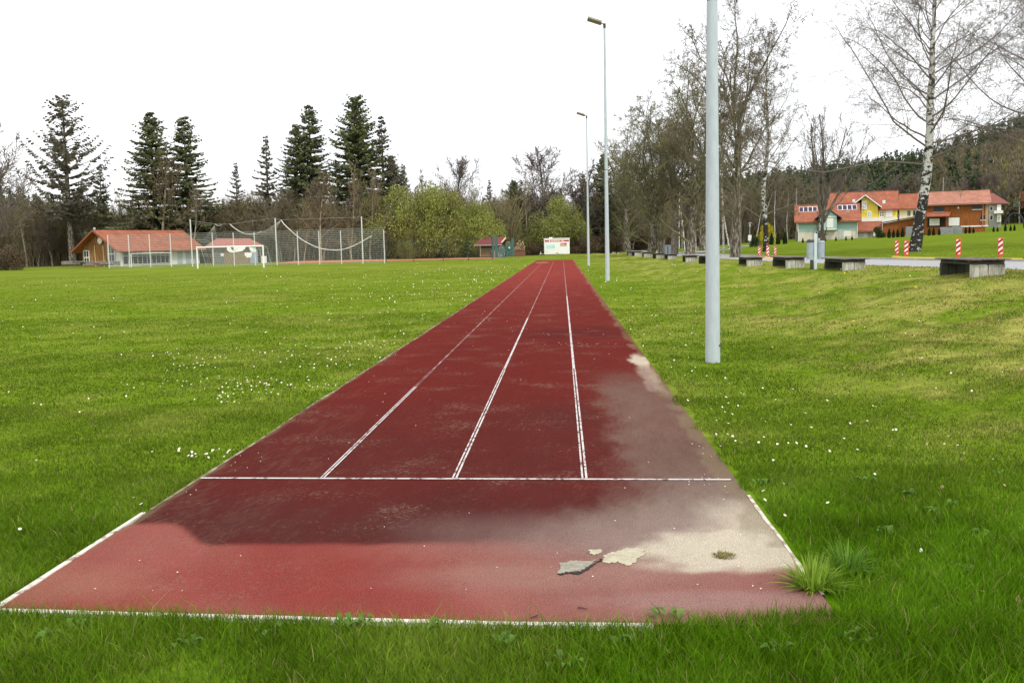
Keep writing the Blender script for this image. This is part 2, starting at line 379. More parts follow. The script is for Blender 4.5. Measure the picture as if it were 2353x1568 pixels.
def strip(name, pts, wd, z0, z1, mat, parent, wob=0):
    mb = MB(); P = [Vector((p[0], p[1], 0)) for p in pts]; n_ = len(P); vs = []
    for i, p in enumerate(P):
        t = (P[min(i + 1, n_ - 1)] - P[max(i - 1, 0)]).normalized(); q = Vector((-t.y, t.x, 0)) * wd
        o_ = Vector((t.y, -t.x, 0)) * (wob * (vn(i * .7, 0, 3) - .5) * 2)
        vs += [tuple(p + o_) + (), tuple(p + q)]
    top = [(v[0], v[1], z1) for v in vs]; bot = [(v[0], v[1], z0) for v in vs]; m_ = len(top)
    fs = []
    for i in range(n_ - 1):
        a, b, c, d = 2 * i, 2 * i + 1, 2 * i + 3, 2 * i + 2
        fs += [(a, d, c, b), (a, b, b + m_, a + m_)[::-1] if i == 0 else (a, a + m_, d + m_, d), (b, c, c + m_, b + m_)]
    mb._add(top + bot, fs); return mb.build(name, mat, parent)
fx = np.linspace(fp[0, 0], atz(1500, 1440).x, 70)
strip('front_edging', [(x, float(yfront(x)) - .005) for x in fx][::-1], .04, -.02, .022, kmat, track, .004)
le = [(TRL + .0, y) for y in np.arange(4.4, 6.35, .12)]
strip('left_edging', le, .032, -.02, .020, kmat, track, .008)
le = [(TRL + .03 * (vn(y, 0, 8) - .2), y) for y in np.arange(6.4, 60, .25)]
strip('left_edging', le, .020, -.02, .018, mk('grimy_edging', (.16, .13, .07), .9, .2, 6, .1, two=(.34, .29, .22), twopos=(.45, .6)), track, .02)
re_ = [(TRR - .012 + .006 * (vn(y * 3, 0, 4) - .5), y) for y in np.arange(4.72, 6.7, .08)]
strip('right_edging', re_[::-1], .022, -.02, .019, mk('pale_edging', (.30, .25, .18), .85, .2, 8, .1, two=(.60, .55, .46), twopos=(.40, .55)), track, .010)

# loose flakes of the surface
def flake(name, pts, z0, z1, mat, label):
    P = [atz(a, b) for a, b in pts]; rnd = random.Random(len(pts)); Q = []
    for i, p in enumerate(P):
        q = P[(i + 1) % len(P)]
        for k in range(7):
            t = k / 7; Q.append((p.x + (q.x - p.x) * t + rnd.uniform(-.009, .009), p.y + (q.y - p.y) * t + rnd.uniform(-.012, .012), z0))
    o = MB().prism(Q, (0, 0, z1 - z0)).build(name, mat, track); o['label'] = label; return o
fl_g = mk('grey_concrete_base', (.30, .285, .225), .95, .3, 30, .1, bump=.6, bscale=90)
fl_c = mk('cream_screed', (.44, .40, .29), .95, .18, 25, .1, bump=.5, bscale=70)
flake('bare_patch', [(1285, 1300), (1318, 1293), (1345, 1296), (1372, 1292), (1352, 1308), (1330, 1322), (1308, 1320), (1283, 1325)], .0165, .018, fl_g, 'grey bare patch where the red surface has flaked off')
flake('patch_rim', [(1283, 1325), (1308, 1319.5), (1330, 1321), (1352, 1307), (1380, 1290), (1381, 1294), (1355, 1310), (1332, 1325), (1308, 1322.5), (1284, 1328)], .0165, .020, mk('broken_rubber_edge', (.035, .028, .028), .9, .3, 60), 'dark broken rim of the bare patch')
flake('cream_patch', [(1388, 1281), (1412, 1273), (1440, 1265), (1474, 1265), (1482, 1279), (1466, 1287), (1462, 1298), (1440, 1306), (1420, 1297), (1400, 1300), (1385, 1296)], .0165, .018, fl_c, 'ragged cream patch of screed beside the flaked spot')
flake('cream_patch', [(1350, 1270), (1362, 1268), (1383, 1268), (1380, 1276), (1366, 1280), (1354, 1277)], .0165, .018, fl_c, 'small cream spot above the grey bare patch')

# road, footpath, clay court -------------------------------------
asph = mk('pale_asphalt', (.34, .34, .345), .85, .10, .9, .2, bump=.2, bscale=60)
def ribbon(name, rows, lift, mat, nw=6):
    vs = []; fs = []
    for (a, b) in rows:
        for k in range(nw + 1):
            p = a.lerp(b, k / nw); vs.append((p.x, p.y, lift(p)))
    for i in range(len(rows) - 1):
        for k in range(nw):
            q = i * (nw + 1) + k; fs.append((q, q + 1, q + nw + 2, q + nw + 1))
    return MB()._add(vs, fs).build(name, mat)
rows_ = []
for y in np.arange(-18, 171, 1.0):
    a = np.interp(y, [r[0] for r in RD], [r[1] for r in RD]); b = np.interp(y, [r[0] for r in RD], [r[2] for r in RD])
    wob = .10 * (vn(y * .8, 0, 61) - .5)
    rows_.append((Vector((a + wob, y, 0)), Vector((b, y, 0))))
def road_z(p): return gz(p.x, p.y) + .07 * float(road_mask(p.x, p.y)) - .012
tag(ribbon('road', rows_, road_z, asph), 'narrow pale asphalt road along the top of the bank', 'road', kind='structure')
kerb = mk('kerb_stone', (.40, .39, .36), .85, .2, 5, .2)
kr = [(r[1], r[1] + Vector((.14, 0, 0))) for r in rows_]
vs = []; fs = []
for i, (a, b) in enumerate(kr):
    z = road_z(a) ; vs += [(a.x, a.y, z - .05), (a.x, a.y, z + .10), (b.x, b.y, z + .10), (b.x, b.y, z - .05)]
for i in range(len(kr) - 1):
    for k in range(3): fs.append((4 * i + k, 4 * i + k + 1, 4 * i + k + 5, 4 * i + k + 4))
tag(MB()._add(vs, fs).build('kerb', kerb), 'pale stone kerb between the road and the meadow', 'kerb', kind='structure')
def path(name, pts, wd, mat, label):
    P = [hit(a, b) for a, b in pts]; R = []
    Q = []
    for a, b in zip(P[:-1], P[1:]):
        n_ = max(2, int((b - a).length / 2)); Q += [a.lerp(b, k / n_) for k in range(n_)]
    Q.append(P[-1])
    for i, p in enumerate(Q):
        t = (Q[min(i + 1, len(Q) - 1)] - Q[max(i - 1, 0)]); t.z = 0; t.normalize(); nrm = Vector((-t.y, t.x, 0)) * wd / 2
        R.append((p - nrm, p + nrm))
    o = ribbon(name, R, lambda p: gz(p.x, p.y) + .05, mat, 4); return tag(o, label, 'path', kind='structure')
path('path', [(1612, 572.5), (1660, 570), (1706, 566.5), (1745, 563)], 3.2, asph, 'pale footpath rising to the right behind the avenue trees')
path('path', [(1588, 581), (1625, 577), (1665, 574), (1702, 571)], 2.6, asph, 'pale side path branching off the road by the walker')
clay = mk('orange_clay', (.46, .20, .10), .95, .15, 1.5, .1)
c0, c1 = atY(690, 590, 123), atY(1142, 590, 128)
tag(MB().prism([(c0.x - 3, 121, .03), (c1.x, 127, .03), (c1.x, 152, .03), (c0.x - 8, 150, .03)], (0, 0, .02)).build('clay_court', clay), 'orange clay court strip beyond the ball fence', 'clay court', kind='structure')
# ------------------------------------------------------------------ grass blades, daisies, weeds
rng = np.random.default_rng(7)
leafm = mk('grass_blade', (.1, .15, .02), .7, .22, 1.3, .06, attr='col', trans=.35)
def frontline(X): return yfront(X)
BX, BY, BH, BW, BC, BL = [], [], [], [], [], []
def scatter(y0, y1, dens, hgt, wid, lo=-.66, hi=.56, pad=.8):
    yy = np.array([y0, y1]); A = (y1 - y0) * ((hi - lo) * (y0 + y1) / 2 + 2 * pad); n = int(A * dens)
    Y = np.sqrt(rng.random(n) * (y1 ** 2 - y0 ** 2) + y0 ** 2); X = lo * Y - pad + rng.random(n) * ((hi - lo) * Y + 2 * pad)
    fuzz = (fbm(Y * 2.2, X * 0 + 5, 71, 4) - .5); fuzz2 = fbm(X * 2.4, X * 0 + 9, 72, 4) - .5
    on = (X > TRL - .02 - .022 * (Y < 6.3) + .05 * fuzz * (Y > 6.3)) & (X < TRR + .045 - .30 * np.clip(fuzz, -.1, 1) * (Y > 6.8)) & (Y > np.interp(X, GE[:, 0], GE[:, 1]) - .03 + .05 * np.clip((X + .15) * 1.1 + fuzz2 * 1.3, -.2, 1.05)) & (Y < YEND)
    k = ~on; X, Y = X[k], Y[k]
    road = (X > np.interp(Y, [r[0] for r in RD], [r[1] for r in RD])) & (X < np.interp(Y, [r[0] for r in RD], [r[2] for r in RD]) + .2)
    X, Y = X[~road], Y[~road]
    clump = fbm(X * 1.3, Y * 1.3, 81, 4); keep = rng.random(len(X)) < np.clip(.30 + 1.4 * clump, 0, 1); X, Y, clump = X[keep], Y[keep], clump[keep]
    near = ss((8.6 - Y + 2.0 * (fbm(X * .5, Y * .5, 21, 3) - .5)) / 3.2) * np.where(X > 0, 1, np.where(Y < 5.6, .85, .35))
    h = hgt * (.45 + .9 * clump + .6 * near * (Y < 9)) * (.6 + .7 * rng.random(len(X)))
    wv = wid * (.7 + .6 * rng.random(len(X)))
    C = grass_tone(X, Y); r = rng.random(len(X))[:, None]
    fr = np.clip((Y - 10) / 25, 0, 1)[:, None] * .75; C = C * ((.70 + .62 * r) * (1 - fr) + fr); straw = (rng.random(len(X)) < .035 + .16 * ss((X - 2.5) / 3) * (Y > 7))[:, None]
    C = np.where(straw, np.array([.34, .28, .12]) * (.6 + .6 * r), C)
    pale = (rng.random(len(X)) < .10)[:, None]; C = np.where(pale & ~straw, C * 1.5, C)
    BX.append(X); BY.append(Y); BH.append(h); BW.append(wv); BC.append(C)
scatter(3.0, 5.2, 9000, .050, .0042, pad=.4)
scatter(3.0, 6.2, 220, .085, .0050, pad=.4)
scatter(5.2, 7.5, 6200, .046, .0050)
scatter(7.5, 11, 2600, .038, .0075)
scatter(11, 17, 800, .036, .013)
scatter(17, 26, 280, .034, .020)
scatter(26, 40, 50, .032, .035)
scatter(40, 75, 10, .03, .06)
X, Y, H, W, C = map(np.concatenate, (BX, BY, BH, BW, BC))
N = len(X); Z = g(X, Y); Z = np.where((X > TRL - .05) & (X < TRR + .05) & (Y > 4.6) & (Y < 107), .012, Z)
a = rng.random(N) * 2 * np.pi; ca, sa = np.cos(a), np.sin(a)
la = rng.random(N) * 2 * np.pi; lean = H * (.25 + .75 * rng.random(N)); lx, ly = np.cos(la) * lean, np.sin(la) * lean
b = np.stack([X, Y, Z - .004], -1); side = np.stack([ca * W / 2, sa * W / 2, 0 * W], -1)
mid = b + np.stack([lx * .35, ly * .35, H * .6], -1); tip = b + np.stack([lx, ly, H], -1)
V = np.stack([b - side, b + side, mid - side * .7, mid + side * .7, tip], 1).reshape(-1, 3)
o = np.arange(N)[:, None] * 5
grass = np_mesh('grass', V, [o + np.array([[0, 1, 3, 2]]), o + np.array([[2, 3, 4]])], leafm,
                colors=np.repeat(C, 5, 0) * np.tile(np.array([.8, .8, 1, 1, 1.15])[:, None], (N, 1)))
tag(grass, 'fresh green grass blades thick round the track', 'grass', kind='stuff')

# daisies
def discs(P, r, col_out, col_in, name, label, cat, tilt=.5, nrm=6):
    n = len(P); k = nrm; an = np.arange(k) * 2 * np.pi / k
    t = rng.normal(0, tilt, (n, 2)); t[:, 1] -= .35
    ring = np.stack([np.cos(an), np.sin(an), 0 * an], -1)[None] * r[:, None, None]
    ring[..., 2] = ring[..., 0] * t[:, :1] * .6 + ring[..., 1] * (-t[:, 1:]) * .8
    V = np.concatenate([P[:, None, :] + ring, P[:, None, :] + np.array([0, 0, .002])], 1).reshape(-1, 3)
    o = np.arange(n)[:, None] * (k + 1); F_ = [np.concatenate([o + np.array([[i, (i + 1) % k, k]]) for i in range(k)], 0)]
    Cc = np.tile(np.vstack([np.tile(col_out, (k, 1)), col_in]), (n, 1))
    ob = np_mesh(name, V, F_, mk(name + '_petal', (1, 1, 1), .7, .08, 5, .2, attr='col', trans=.15), colors=Cc)
    return tag(ob, label, cat, kind='stuff')
DP = []
def daisy_patch(px, py, n, sx_, sy_):
    c = hit(px, py)
    for _ in range(n):
        x, y = c.x + rng.normal(0, sx_), c.y + rng.normal(0, sy_)
        if TRL - .02 < x < TRR + .05 and 4.5 < y < 107: continue
        DP.append((x, y))
for px, py, n_, s1, s2 in [(465, 1053, 26, .18, .12), (543, 912, 34, .22, .35), (735, 898, 22, .30, .25), (610, 885, 26, .35, .35), (450, 850, 18, .35, .4), (440, 885, 16, .3, .3),
        (360, 822, 22, .45, .5), (345, 888, 8, .2, .2), (700, 855, 12, .6, .5), (825, 803, 40, .8, .8), (600, 820, 22, .8, .8), (580, 895, 14, .3, .2), (720, 835, 14, .6, .6), (875, 835, 14, .3, .5),
        (1000, 690, 60, 2.0, 4), (1060, 660, 60, 2.2, 5), (1010, 630, 50, 3, 8), (880, 750, 26, 1.5, 2.5), (780, 790, 20, 1, 1.5), (1100, 625, 60, 3, 9), (840, 700, 20, 2, 4), (960, 655, 30, 3, 6), (930, 730, 20, 1.2, 2),
        (520, 700, 22, 4, 5), (700, 665, 26, 5, 8), (1150, 605, 30, 3, 9), (600, 640, 16, 6, 8), (760, 630, 20, 5, 9), (380, 770, 14, 2, 2), (250, 900, 12, 1, 1), (100, 755, 6, .8, .6),
        (1395, 705, 14, .9, 2.5), (1420, 760, 13, .8, 1.5), (1480, 780, 14, .8, 1.2), (1455, 735, 14, 1, 1.6), (1375, 650, 20, 1.2, 5), (1600, 985, 13, .25, .35), (1640, 1020, 12, .3, .3), (1660, 930, 12, .6, .5), (1560, 870, 12, .5, .6), (1900, 1000, 9, .8, .6), (2000, 900, 8, 1, .8),
        (1850, 1040, 7, .6, .4), (2200, 1040, 7, .5, .3), (1800, 960, 8, .8, .6), (1720, 1130, 5, .2, .15), (2100, 760, 10, 1.5, 1.5), (2250, 840, 6, 1, 1), (1500, 640, 14, 2, 4)]:
    daisy_patch(px, py, n_, s1, s2)
for _ in range(150):
    y = 5 + 60 * rng.random() ** 1.4; x = (-.60 + 1.1 * rng.random()) * y
    if not (TRL < x < TRR + .05) and x < 12: DP.append((x, y))
DP = np.array(DP); dz = g(DP[:, 0], DP[:, 1]); dd = DP[:, 1]
P = np.column_stack([DP[:, 0], DP[:, 1], dz + .035 + .02 * rng.random(len(DP)) + .0006 * dd])
discs(P, (.0075 + .0045 * rng.random(len(P))) * (1 + np.clip(dd - 12, 0, 60) / 30), (.86, .86, .84), (.80, .66, .20), 'daisies', 'small white daisies scattered in patches through the turf', 'daisies')
# petals on the track
PP = []
for px, py, n_, s1, s2 in [(490, 1060, 30, .25, .3), (520, 1020, 22, .15, .35), (350, 1150, 16, .2, .15), (1330, 793, 16, .35, .15), (1700, 1150, 12, .12, .2), (1620, 1050, 12, .1, .3), (1600, 1120, 8, .2, .2)]:
    c = atz(px, py)
    for _ in range(n_): PP.append((c.x + rng.normal(0, s1), c.y + rng.normal(0, s2)))
for _ in range(80): PP.append((TRL + (TRR - TRL) * rng.random(), 4.8 + 22 * rng.random() ** 1.7))
PP = np.array([p for p in PP if TRL + .05 < p[0] < TRR - .05 and p[1] > 4.75])
P = np.column_stack([PP, np.full(len(PP), .0235)])
discs(P, (.0028 + .0032 * rng.random(len(P))) * (1 + np.clip(PP[:, 1] - 9, 0, 20) / 12), (.80, .72, .66), (.72, .62, .55), 'fallen_petals', 'pale petals and crumbs strewn on the red track', 'fallen petals', tilt=.04, nrm=5)
# dry leaves and brown buds in the bank
LP = []
for _ in range(160):
    y = 3.6 + 26 * rng.random() ** 1.6; x = 2.0 + (.50 * y - 1.0) * rng.random()
    if y < 5.5 or x > 1.5: LP.append((x, y))
LP = np.array(LP); P = np.column_stack([LP, g(LP[:, 0], LP[:, 1]) + .03])
discs(P, .007 + .009 * rng.random(len(P)), (.36, .25, .12), (.50, .38, .22), 'dry_leaves', 'curled tan leaves lying in the grass of the bank', 'dry leaves', tilt=.9, nrm=5)
# dandelions
YP = np.array([tuple(hit(a, b)[:2]) for a, b in [(2103, 665), (1940, 632), (1960, 745), (1795, 655), (1690, 690), (2060, 700)]])
discs(np.column_stack([YP, g(YP[:, 0], YP[:, 1]) + .06]), np.full(len(YP), .026), (.80, .58, .02), (.75, .45, .01), 'dandelions', 'few yellow dandelion heads on the bank', 'dandelions')

# broad leaves in the near turf
wv, wf, wc = [], [], []
def leafblade(c, az, ln, wd, up, col):
    d = Vector((math.cos(az), math.sin(az), 0)); q = Vector((-d.y, d.x, 0)); o = len(wv); prof = [(0, .12), (.25, .8), (.55, 1), (.8, .65), (1, .02)]
    for t, w_ in prof:
        p = Vector(c) + d * ln * t + Vector((0, 0, up * math.sin(t * 2.4)))
        wv.extend([p - q * wd * w_ / 2 + Vector((0, 0, .006 * w_)), p, p + q * wd * w_ / 2 + Vector((0, 0, .006 * w_))]); wc.extend([col] * 3)
    for i in range(4):
        for k in range(2): a_ = o + 3 * i + k; wf.append((a_, a_ + 1, a_ + 4, a_ + 3))
R = random.Random(5)
spots = [(1165, 1493), (790, 1455), (1000, 1452), (830, 1460), (120, 1478), (1530, 1425), (1780, 1508), (1290, 1540), (1440, 1502), (2090, 1150), (2180, 1170), (2140, 1190), (2000, 1120), (2250, 1240), (1980, 1480), (2300, 1100), (430, 1500), (620, 1480), (180, 1460), (1960, 1300), (2040, 1230), (2210, 1330), (1750, 1120)]
for k, (px, py) in enumerate(spots):
    c = hit(px, py)
    for _ in range(R.randint(4, 8)):
        cc = c + Vector((R.uniform(-.05, .05), R.uniform(-.04, .04), .02)); s_ = R.uniform(.7, 1.2)
        leafblade(cc, R.uniform(0, 6.28), .055 * s_, .026 * s_, .03, np.array([.12, .22, .045]) * R.uniform(.7, 1.3))
np_mesh_w = np_mesh('broadleaf_weeds', np.array([tuple(p) for p in wv]), [np.array(wf)], leafm, colors=np.array(wc))
tag(np_mesh_w, 'clumps of broad leaved clover and dock in the near grass', 'weeds', kind='stuff')
# the long tuft at the corner of the track
def tuft(name, px, py, n, ln, col, label, spread=.10, cat='grass tuft', arch=1.0):
    c = atz(px, py) if px < 1700 or name == 'moss_tuft' else hit(px, py); vs, fs, cs = [], [], []
    for _ in range(n):
        az = R.uniform(0, 6.283); L_ = ln * R.uniform(.5, 1.1); r0 = spread * math.sqrt(R.random()); el = R.uniform(.35, 1.45)
        p = Vector((c.x + r0 * math.cos(az), c.y + r0 * math.sin(az), c.z + .01)); d = Vector((math.cos(az) * math.cos(el), math.sin(az) * math.cos(el), math.sin(el)))
        q = Vector((-math.sin(az), math.cos(az), 0)); wd = R.uniform(.006, .011) * (.5 + ln); o = len(vs); cc = np.array(col) * R.uniform(.65, 1.35)
        for i in range(6):
            t = i / 5; vs += [tuple(p - q * wd * (1 - t * .95)), tuple(p + q * wd * (1 - t * .95))]; cs += [cc, cc]
            p = p + d * L_ / 5; d = (d + Vector((0, 0, -.16 * arch * (1 + t)))).normalized()
            p.z = max(p.z, c.z + .006)
        fs += [(o + 2 * i, o + 2 * i + 1, o + 2 * i + 3, o + 2 * i + 2) for i in range(5)]
    ob = np_mesh(name, np.array(vs) - np.array(tuple(c)), [np.array(fs)], leafm, colors=np.array(cs)); ob.location = c
    return tag(ob, label, cat)
tuft('grass_tuft', 1868, 1362, 300, .175, (.25, .38, .045), 'large bright green tuft of long grass at the right corner of the track', .075, arch=.7)
tuft('grass_tuft', 1945, 1320, 160, .17, (.13, .25, .035), 'smaller darker tuft just right of the large bright tuft', .07)
tuft('moss_tuft', 1663, 1282, 300, .028, (.30, .26, .11), 'little dry moss tuft growing on the cream stain of the track', .055)
for _ in range(3): pass
# twigs
twm = mk('twig', (.09, .05, .035), .8)
for (pts, lab) in [([(1327, 1404), (1338, 1405), (1349, 1408)], 'short dark twig lying near the front edge of the track'), ([(1220, 1428), (1236, 1422), (1228, 1426)], 'tiny bent twig at the front edging')]:
    P = [atz(a, b) for a, b in pts]; P = [Vector((p.x, p.y, .022)) for p in P]
    tag(MB().tube(P, [.004, .003, .002], 6).build('twig', twm), lab, 'twig')
# ------------------------------------------------------------------ lamp masts
galv = mk('galvanised_steel', (.47, .525, .57), .5, .10, 14, .4, bump=.08, bscale=120, metal=0, stretch=(1, 1, .3))
dkm = mk('dark_metal', (.05, .05, .055), .5)
GR = 'tall floodlight masts beside the track'
def mast(px, py, label, lean=0):
    p = hit(px, py); root = empty('floodlight_mast', p, 0, label, 'floodlight', GR)
    MB().tube([(0, 0, -.05), (0, 0, 2.5), (0, 0, 5.07)], [.107, .092, .076], 28).build('pole', galv, root, True)
    MB().tube([(0, 0, 5.09), (0, 0, 8), (0, 0, 11.45)], [.073, .060, .045], 24).build('upper_pole', galv, root, True)
    MB().tube([(0, 0, 5.06), (0, 0, 5.095)], [.0735, .0735], 28).build('joint_ring', dkm, root, True)
    hd = MB().tube([(0, 0, 11.40), (0, 0, 11.60)], [.06, .06], 12).tube([(0, 0, 11.56), (-.18, 0, 11.63)], .025, 8).build('bracket', dkm, root)
    fl = MB(); a = math.radians(16)
    fl.box(-.80, -.14, -.17, .17, -.045, .045); o = fl.build('floodlight_head', mk('lamp_housing', (.30, .27, .25), .6), root, bevel=.015)
    o.location = (0, 0, 11.58); o.rotation_euler = (math.radians(-14), math.radians(19), 0)
    o2 = MB().box(-.76, -.18, -.14, .14, -.052, -.047).build('lens', mk('lamp_lens', (.30, .25, .22), .3), o)
    MB().box(.108, .112, -.03, .03, .6, .85).build('hatch', galv, root) if False else None
    bolt = MB().tube([(.085, -.06, .25), (.10, -.075, .25)], .012, 8).build('bolt', dkm, root)
    return root
mast(1637, 833, 'large grey steel mast nearest the camera, its top cut off by the frame')
mast(1395.5, 645, 'grey steel mast with floodlight head, second along the track, middle one of three')
mast(1352, 610, 'slender grey mast farthest down the track, smallest of three')

# ------------------------------------------------------------------ benches
conc = mk('weathered_concrete', (.19, .18, .15), .9, .35, 2.5, .15, two=(.54, .52, .45), twopos=(.34, .56), stretch=(4, 4, .6), bump=.35, bscale=60)
conc_d = mk('dark_shaded_concrete', (.07, .072, .055), .95, .3, 3, .1, bump=.3, bscale=60)  # dark concrete; on the bench's far end block it paints the inner shade
slat = mk('old_bench_wood', (.085, .062, .055), .8, .3, 6, .2, two=(.20, .165, .15), twopos=(.35, .7), stretch=(6, .6, 6))
def bench_proto():
    r = empty('concrete_bench')
    Lb, Wb, Hb = 2.35, .78, .41
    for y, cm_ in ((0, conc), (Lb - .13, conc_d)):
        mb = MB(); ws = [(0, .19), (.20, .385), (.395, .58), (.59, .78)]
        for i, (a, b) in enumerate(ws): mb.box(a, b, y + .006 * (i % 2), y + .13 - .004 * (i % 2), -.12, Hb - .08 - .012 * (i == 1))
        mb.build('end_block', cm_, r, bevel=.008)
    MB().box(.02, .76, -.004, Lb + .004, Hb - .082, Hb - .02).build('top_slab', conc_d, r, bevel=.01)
    for y in (.12, 1.1, 2.1): MB().box(-.03, .81, y, y + .07, Hb - .019, Hb + .018).build('batten', slat, r)
    rr = random.Random(3)
    for i in range(6):
        x = -.09 + i * .162; MB().box(x, x + .15, -.12 + rr.uniform(-.03, .03), Lb + .12 + rr.uniform(-.05, .03), Hb + .020 + rr.uniform(0, .008), Hb + .05 + rr.uniform(0, .006)).build('slat', slat, r, bevel=.004)
    return r
BN = [(2231, 638, 'long concrete bench with plank top, largest and closest, in front of the yellow kerb'),
      (1936.6, 623, 'concrete bench just right of the grey twin litter bins'),
      (1806, 618, 'concrete bench just left of the grey twin litter bins'),
      (1715.6, 612.5, 'concrete bench between the nearest mast and the red and white beacons, standing alone'),
      (1622, 605.5, 'concrete bench half hidden behind the nearest steel mast'),
      (1574.7, 600.6, 'concrete bench in front of the thick trunked avenue tree'),
      (1534, 596.2, 'concrete bench just below the small grey box bin by the road'),
      (1507, 594.3, 'concrete bench, second one left of the small grey box bin'),
      (1478.6, 591.6, 'concrete bench in avenue shade, third one left of the small grey box bin'),
      (1457.7, 588.9, 'small far concrete bench, fourth one left of the small grey box bin'),
      (1442.5, 587, 'small far concrete bench right of the last pair of benches'),
      (1417, 582.6, 'right bench of the farthest pair at the end of the row'),
      (1406, 582.6, 'left bench of the farthest pair at the end of the row')]
bp = bench_proto()
for i, (px, py, lab) in enumerate(BN):
    p = hit(px, py); o = bp if i == 0 else dup(bp)
    sc_ = 1.0 if i < 10 else (.9 if i == 10 else .62)
    o.scale = (sc_,) * 3
    # the measured point is the foot of the near end block
    o.location = (p.x, p.y, gz(p.x + .1, p.y + .8) - .01); o.rotation_euler = (0, 0, math.radians([-3, 1, 2, 0, 3, -2, 1, 2, -1, 3, 0, 2, -2][i]))
    tag(o, lab, 'bench', 'row of concrete benches on the bank')

# ------------------------------------------------------------------ bins
bluem = mk('zinc_blue_grey', (.36, .43, .47), .45, .12, 8, .4, metal=.2)
def bins():
    p = hit(1873, 618.5); r = empty('twin_litter_bin', p, math.radians(-12), 'pair of grey metal litter bins on one tall pale post between two benches', 'litter bin')
    sc_ = p.y / F * 1.0
    MB().box(-.055, .055, -.03, .03, -.1, 1.36).build('post', mk('pale_zinc', (.62, .70, .74), .4, .08, 6), r, bevel=.008)
    for sgn in (-1, 1):
        b = MB().tube([(sgn * .20, .02, .38), (sgn * .20, .02, 1.02)], [.130, .135], 24).build('bin', bluem, r, True)
        MB().tube([(sgn * .20, .02, 1.025), (sgn * .20, .02, 1.05), (sgn * .20, .02, 1.13 if sgn < 0 else 1.08)], [.145, .145, .11], 24).build('bin_lid', dkm if sgn < 0 else bluem, b, True)
        MB().box(min(.05 * sgn, .08 * sgn), max(.05 * sgn, .08 * sgn), -.02, .03, .7, .74).build('clamp', dkm, b)
    MB().box(-.20, -.07, -.07, .08, -.1, .36).build('footing', conc_d, r, bevel=.01)
    return r
bins()
p = hit(1533, 584.5); s_ = p.y / F
r = empty('box_bin', p, .1, 'small pale grey box bin under the avenue trees beside the road', 'litter bin')
MB().box(-6.5 * s_, 6.5 * s_, -.25, .25, -.1, 20 * s_).build('body', bluem, r, bevel=.02)
MB().box(-7.2 * s_, 7.2 * s_, -.28, .28, 20.1 * s_, 21.4 * s_).build('lid', galv, r, bevel=.01)
MB().box(-.8 * s_, .8 * s_, -.27, -.252, 2 * s_, 19 * s_).build('door_seam', dkm, r)

# ------------------------------------------------------------------ beacons and yellow kerb
def stripe_mat():
    mt = bpy.data.materials.new('red_white_stripes'); mt.use_nodes = True; n = mt.node_tree; b = n.nodes['Principled BSDF']; b.inputs['Roughness'].default_value = .45
    t = n.nodes.new('ShaderNodeTexCoord'); s = n.nodes.new('ShaderNodeSeparateXYZ'); n.links.new(t.outputs['Object'], s.inputs[0])
    m1 = n.nodes.new('ShaderNodeMath'); m1.operation = 'MULTIPLY'; m1.inputs[1].default_value = -.72; n.links.new(s.outputs[0], m1.inputs[0])
    m2 = n.nodes.new('ShaderNodeMath'); n.links.new(m1.outputs[0], m2.inputs[0]); n.links.new(s.outputs[2], m2.inputs[1])
    m3 = n.nodes.new('ShaderNodeMath'); m3.operation = 'MULTIPLY'; m3.inputs[1].default_value = 4.4; n.links.new(m2.outputs[0], m3.inputs[0])
    m4 = n.nodes.new('ShaderNodeMath'); m4.operation = 'FRACT'; n.links.new(m3.outputs[0], m4.inputs[0])
    m5 = n.nodes.new('ShaderNodeMath'); m5.operation = 'GREATER_THAN'; m5.inputs[1].default_value = .5; n.links.new(m4.outputs[0], m5.inputs[0])
    mx = n.nodes.new('ShaderNodeMix'); mx.data_type = 'RGBA'; n.links.new(m5.outputs[0], mx.inputs[0]); mx.inputs[6].default_value = (.42, .01, .02, 1); mx.inputs[7].default_value = (.85, .85, .85, 1)
    n.links.new(mx.outputs[2], b.inputs['Base Color']); return mt
stm = stripe_mat(); orm = mk('orange_red_plastic', (.75, .09, .035), .5, .08, 5)
def beacon_proto():
    r = empty('traffic_beacon')
    MB().box(-.125, .125, -.02, .02, .14, .86).build('frame', orm, r, bevel=.02)
    MB().box(-.09, .09, -.026, -.0212, .19, .82).build('striped_face', stm, r)
    MB().box(-.09, .09, .0212, .026, .19, .82).build('striped_face', stm, r)
    MB().box(-.07, .07, -.05, .05, .0, .139).build('foot', orm, r, bevel=.015)
    return r
bp = beacon_proto()
BE = [(1744, 592, 'red and white striped beacon, leftmost of the group of three behind the bench'), (1763.5, 594.5, 'red and white striped beacon, middle of the group of three, standing nearest the kerb'), (1780.5, 591.5, 'red and white striped beacon, rightmost of the group of three behind the bench'),
      (2059.5, 589, 'red and white striped beacon at the far left end of the long yellow kerb'), (2081.5, 592.5, 'red and white striped beacon directly beside the foot of the big birch'), (2200.5, 594, 'red and white striped beacon behind the closest bench, right of the birch'), (2297.5, 594, 'red and white striped beacon furthest to the right, past the closest bench')]
ym = mk('yellow_plastic', (.78, .56, .035), .5, .15, 3, two=(.55, .47, .12), twopos=(.5, .75))
for i, (px, py, lab) in enumerate(BE):
    p = hit(px, py); o = bp if i == 0 else dup(bp)
    top = [567.5, 566, 567.5, 553.5, 553.5, 549.5, 547.5][i]
    s_ = (py - top) * p.y / F / .86; o.location = (p.x, p.y, road_z(p) if road_mask(p.x, p.y) > .5 else p.z); o.scale = (s_ * .86 if i > 2 else s_ * .86, s_, s_)
    o.rotation_euler = (0, 0, -math.atan2(p.x, p.y) + math.radians(-6)); tag(o, lab, 'traffic beacon', 'striped beacons on the road')
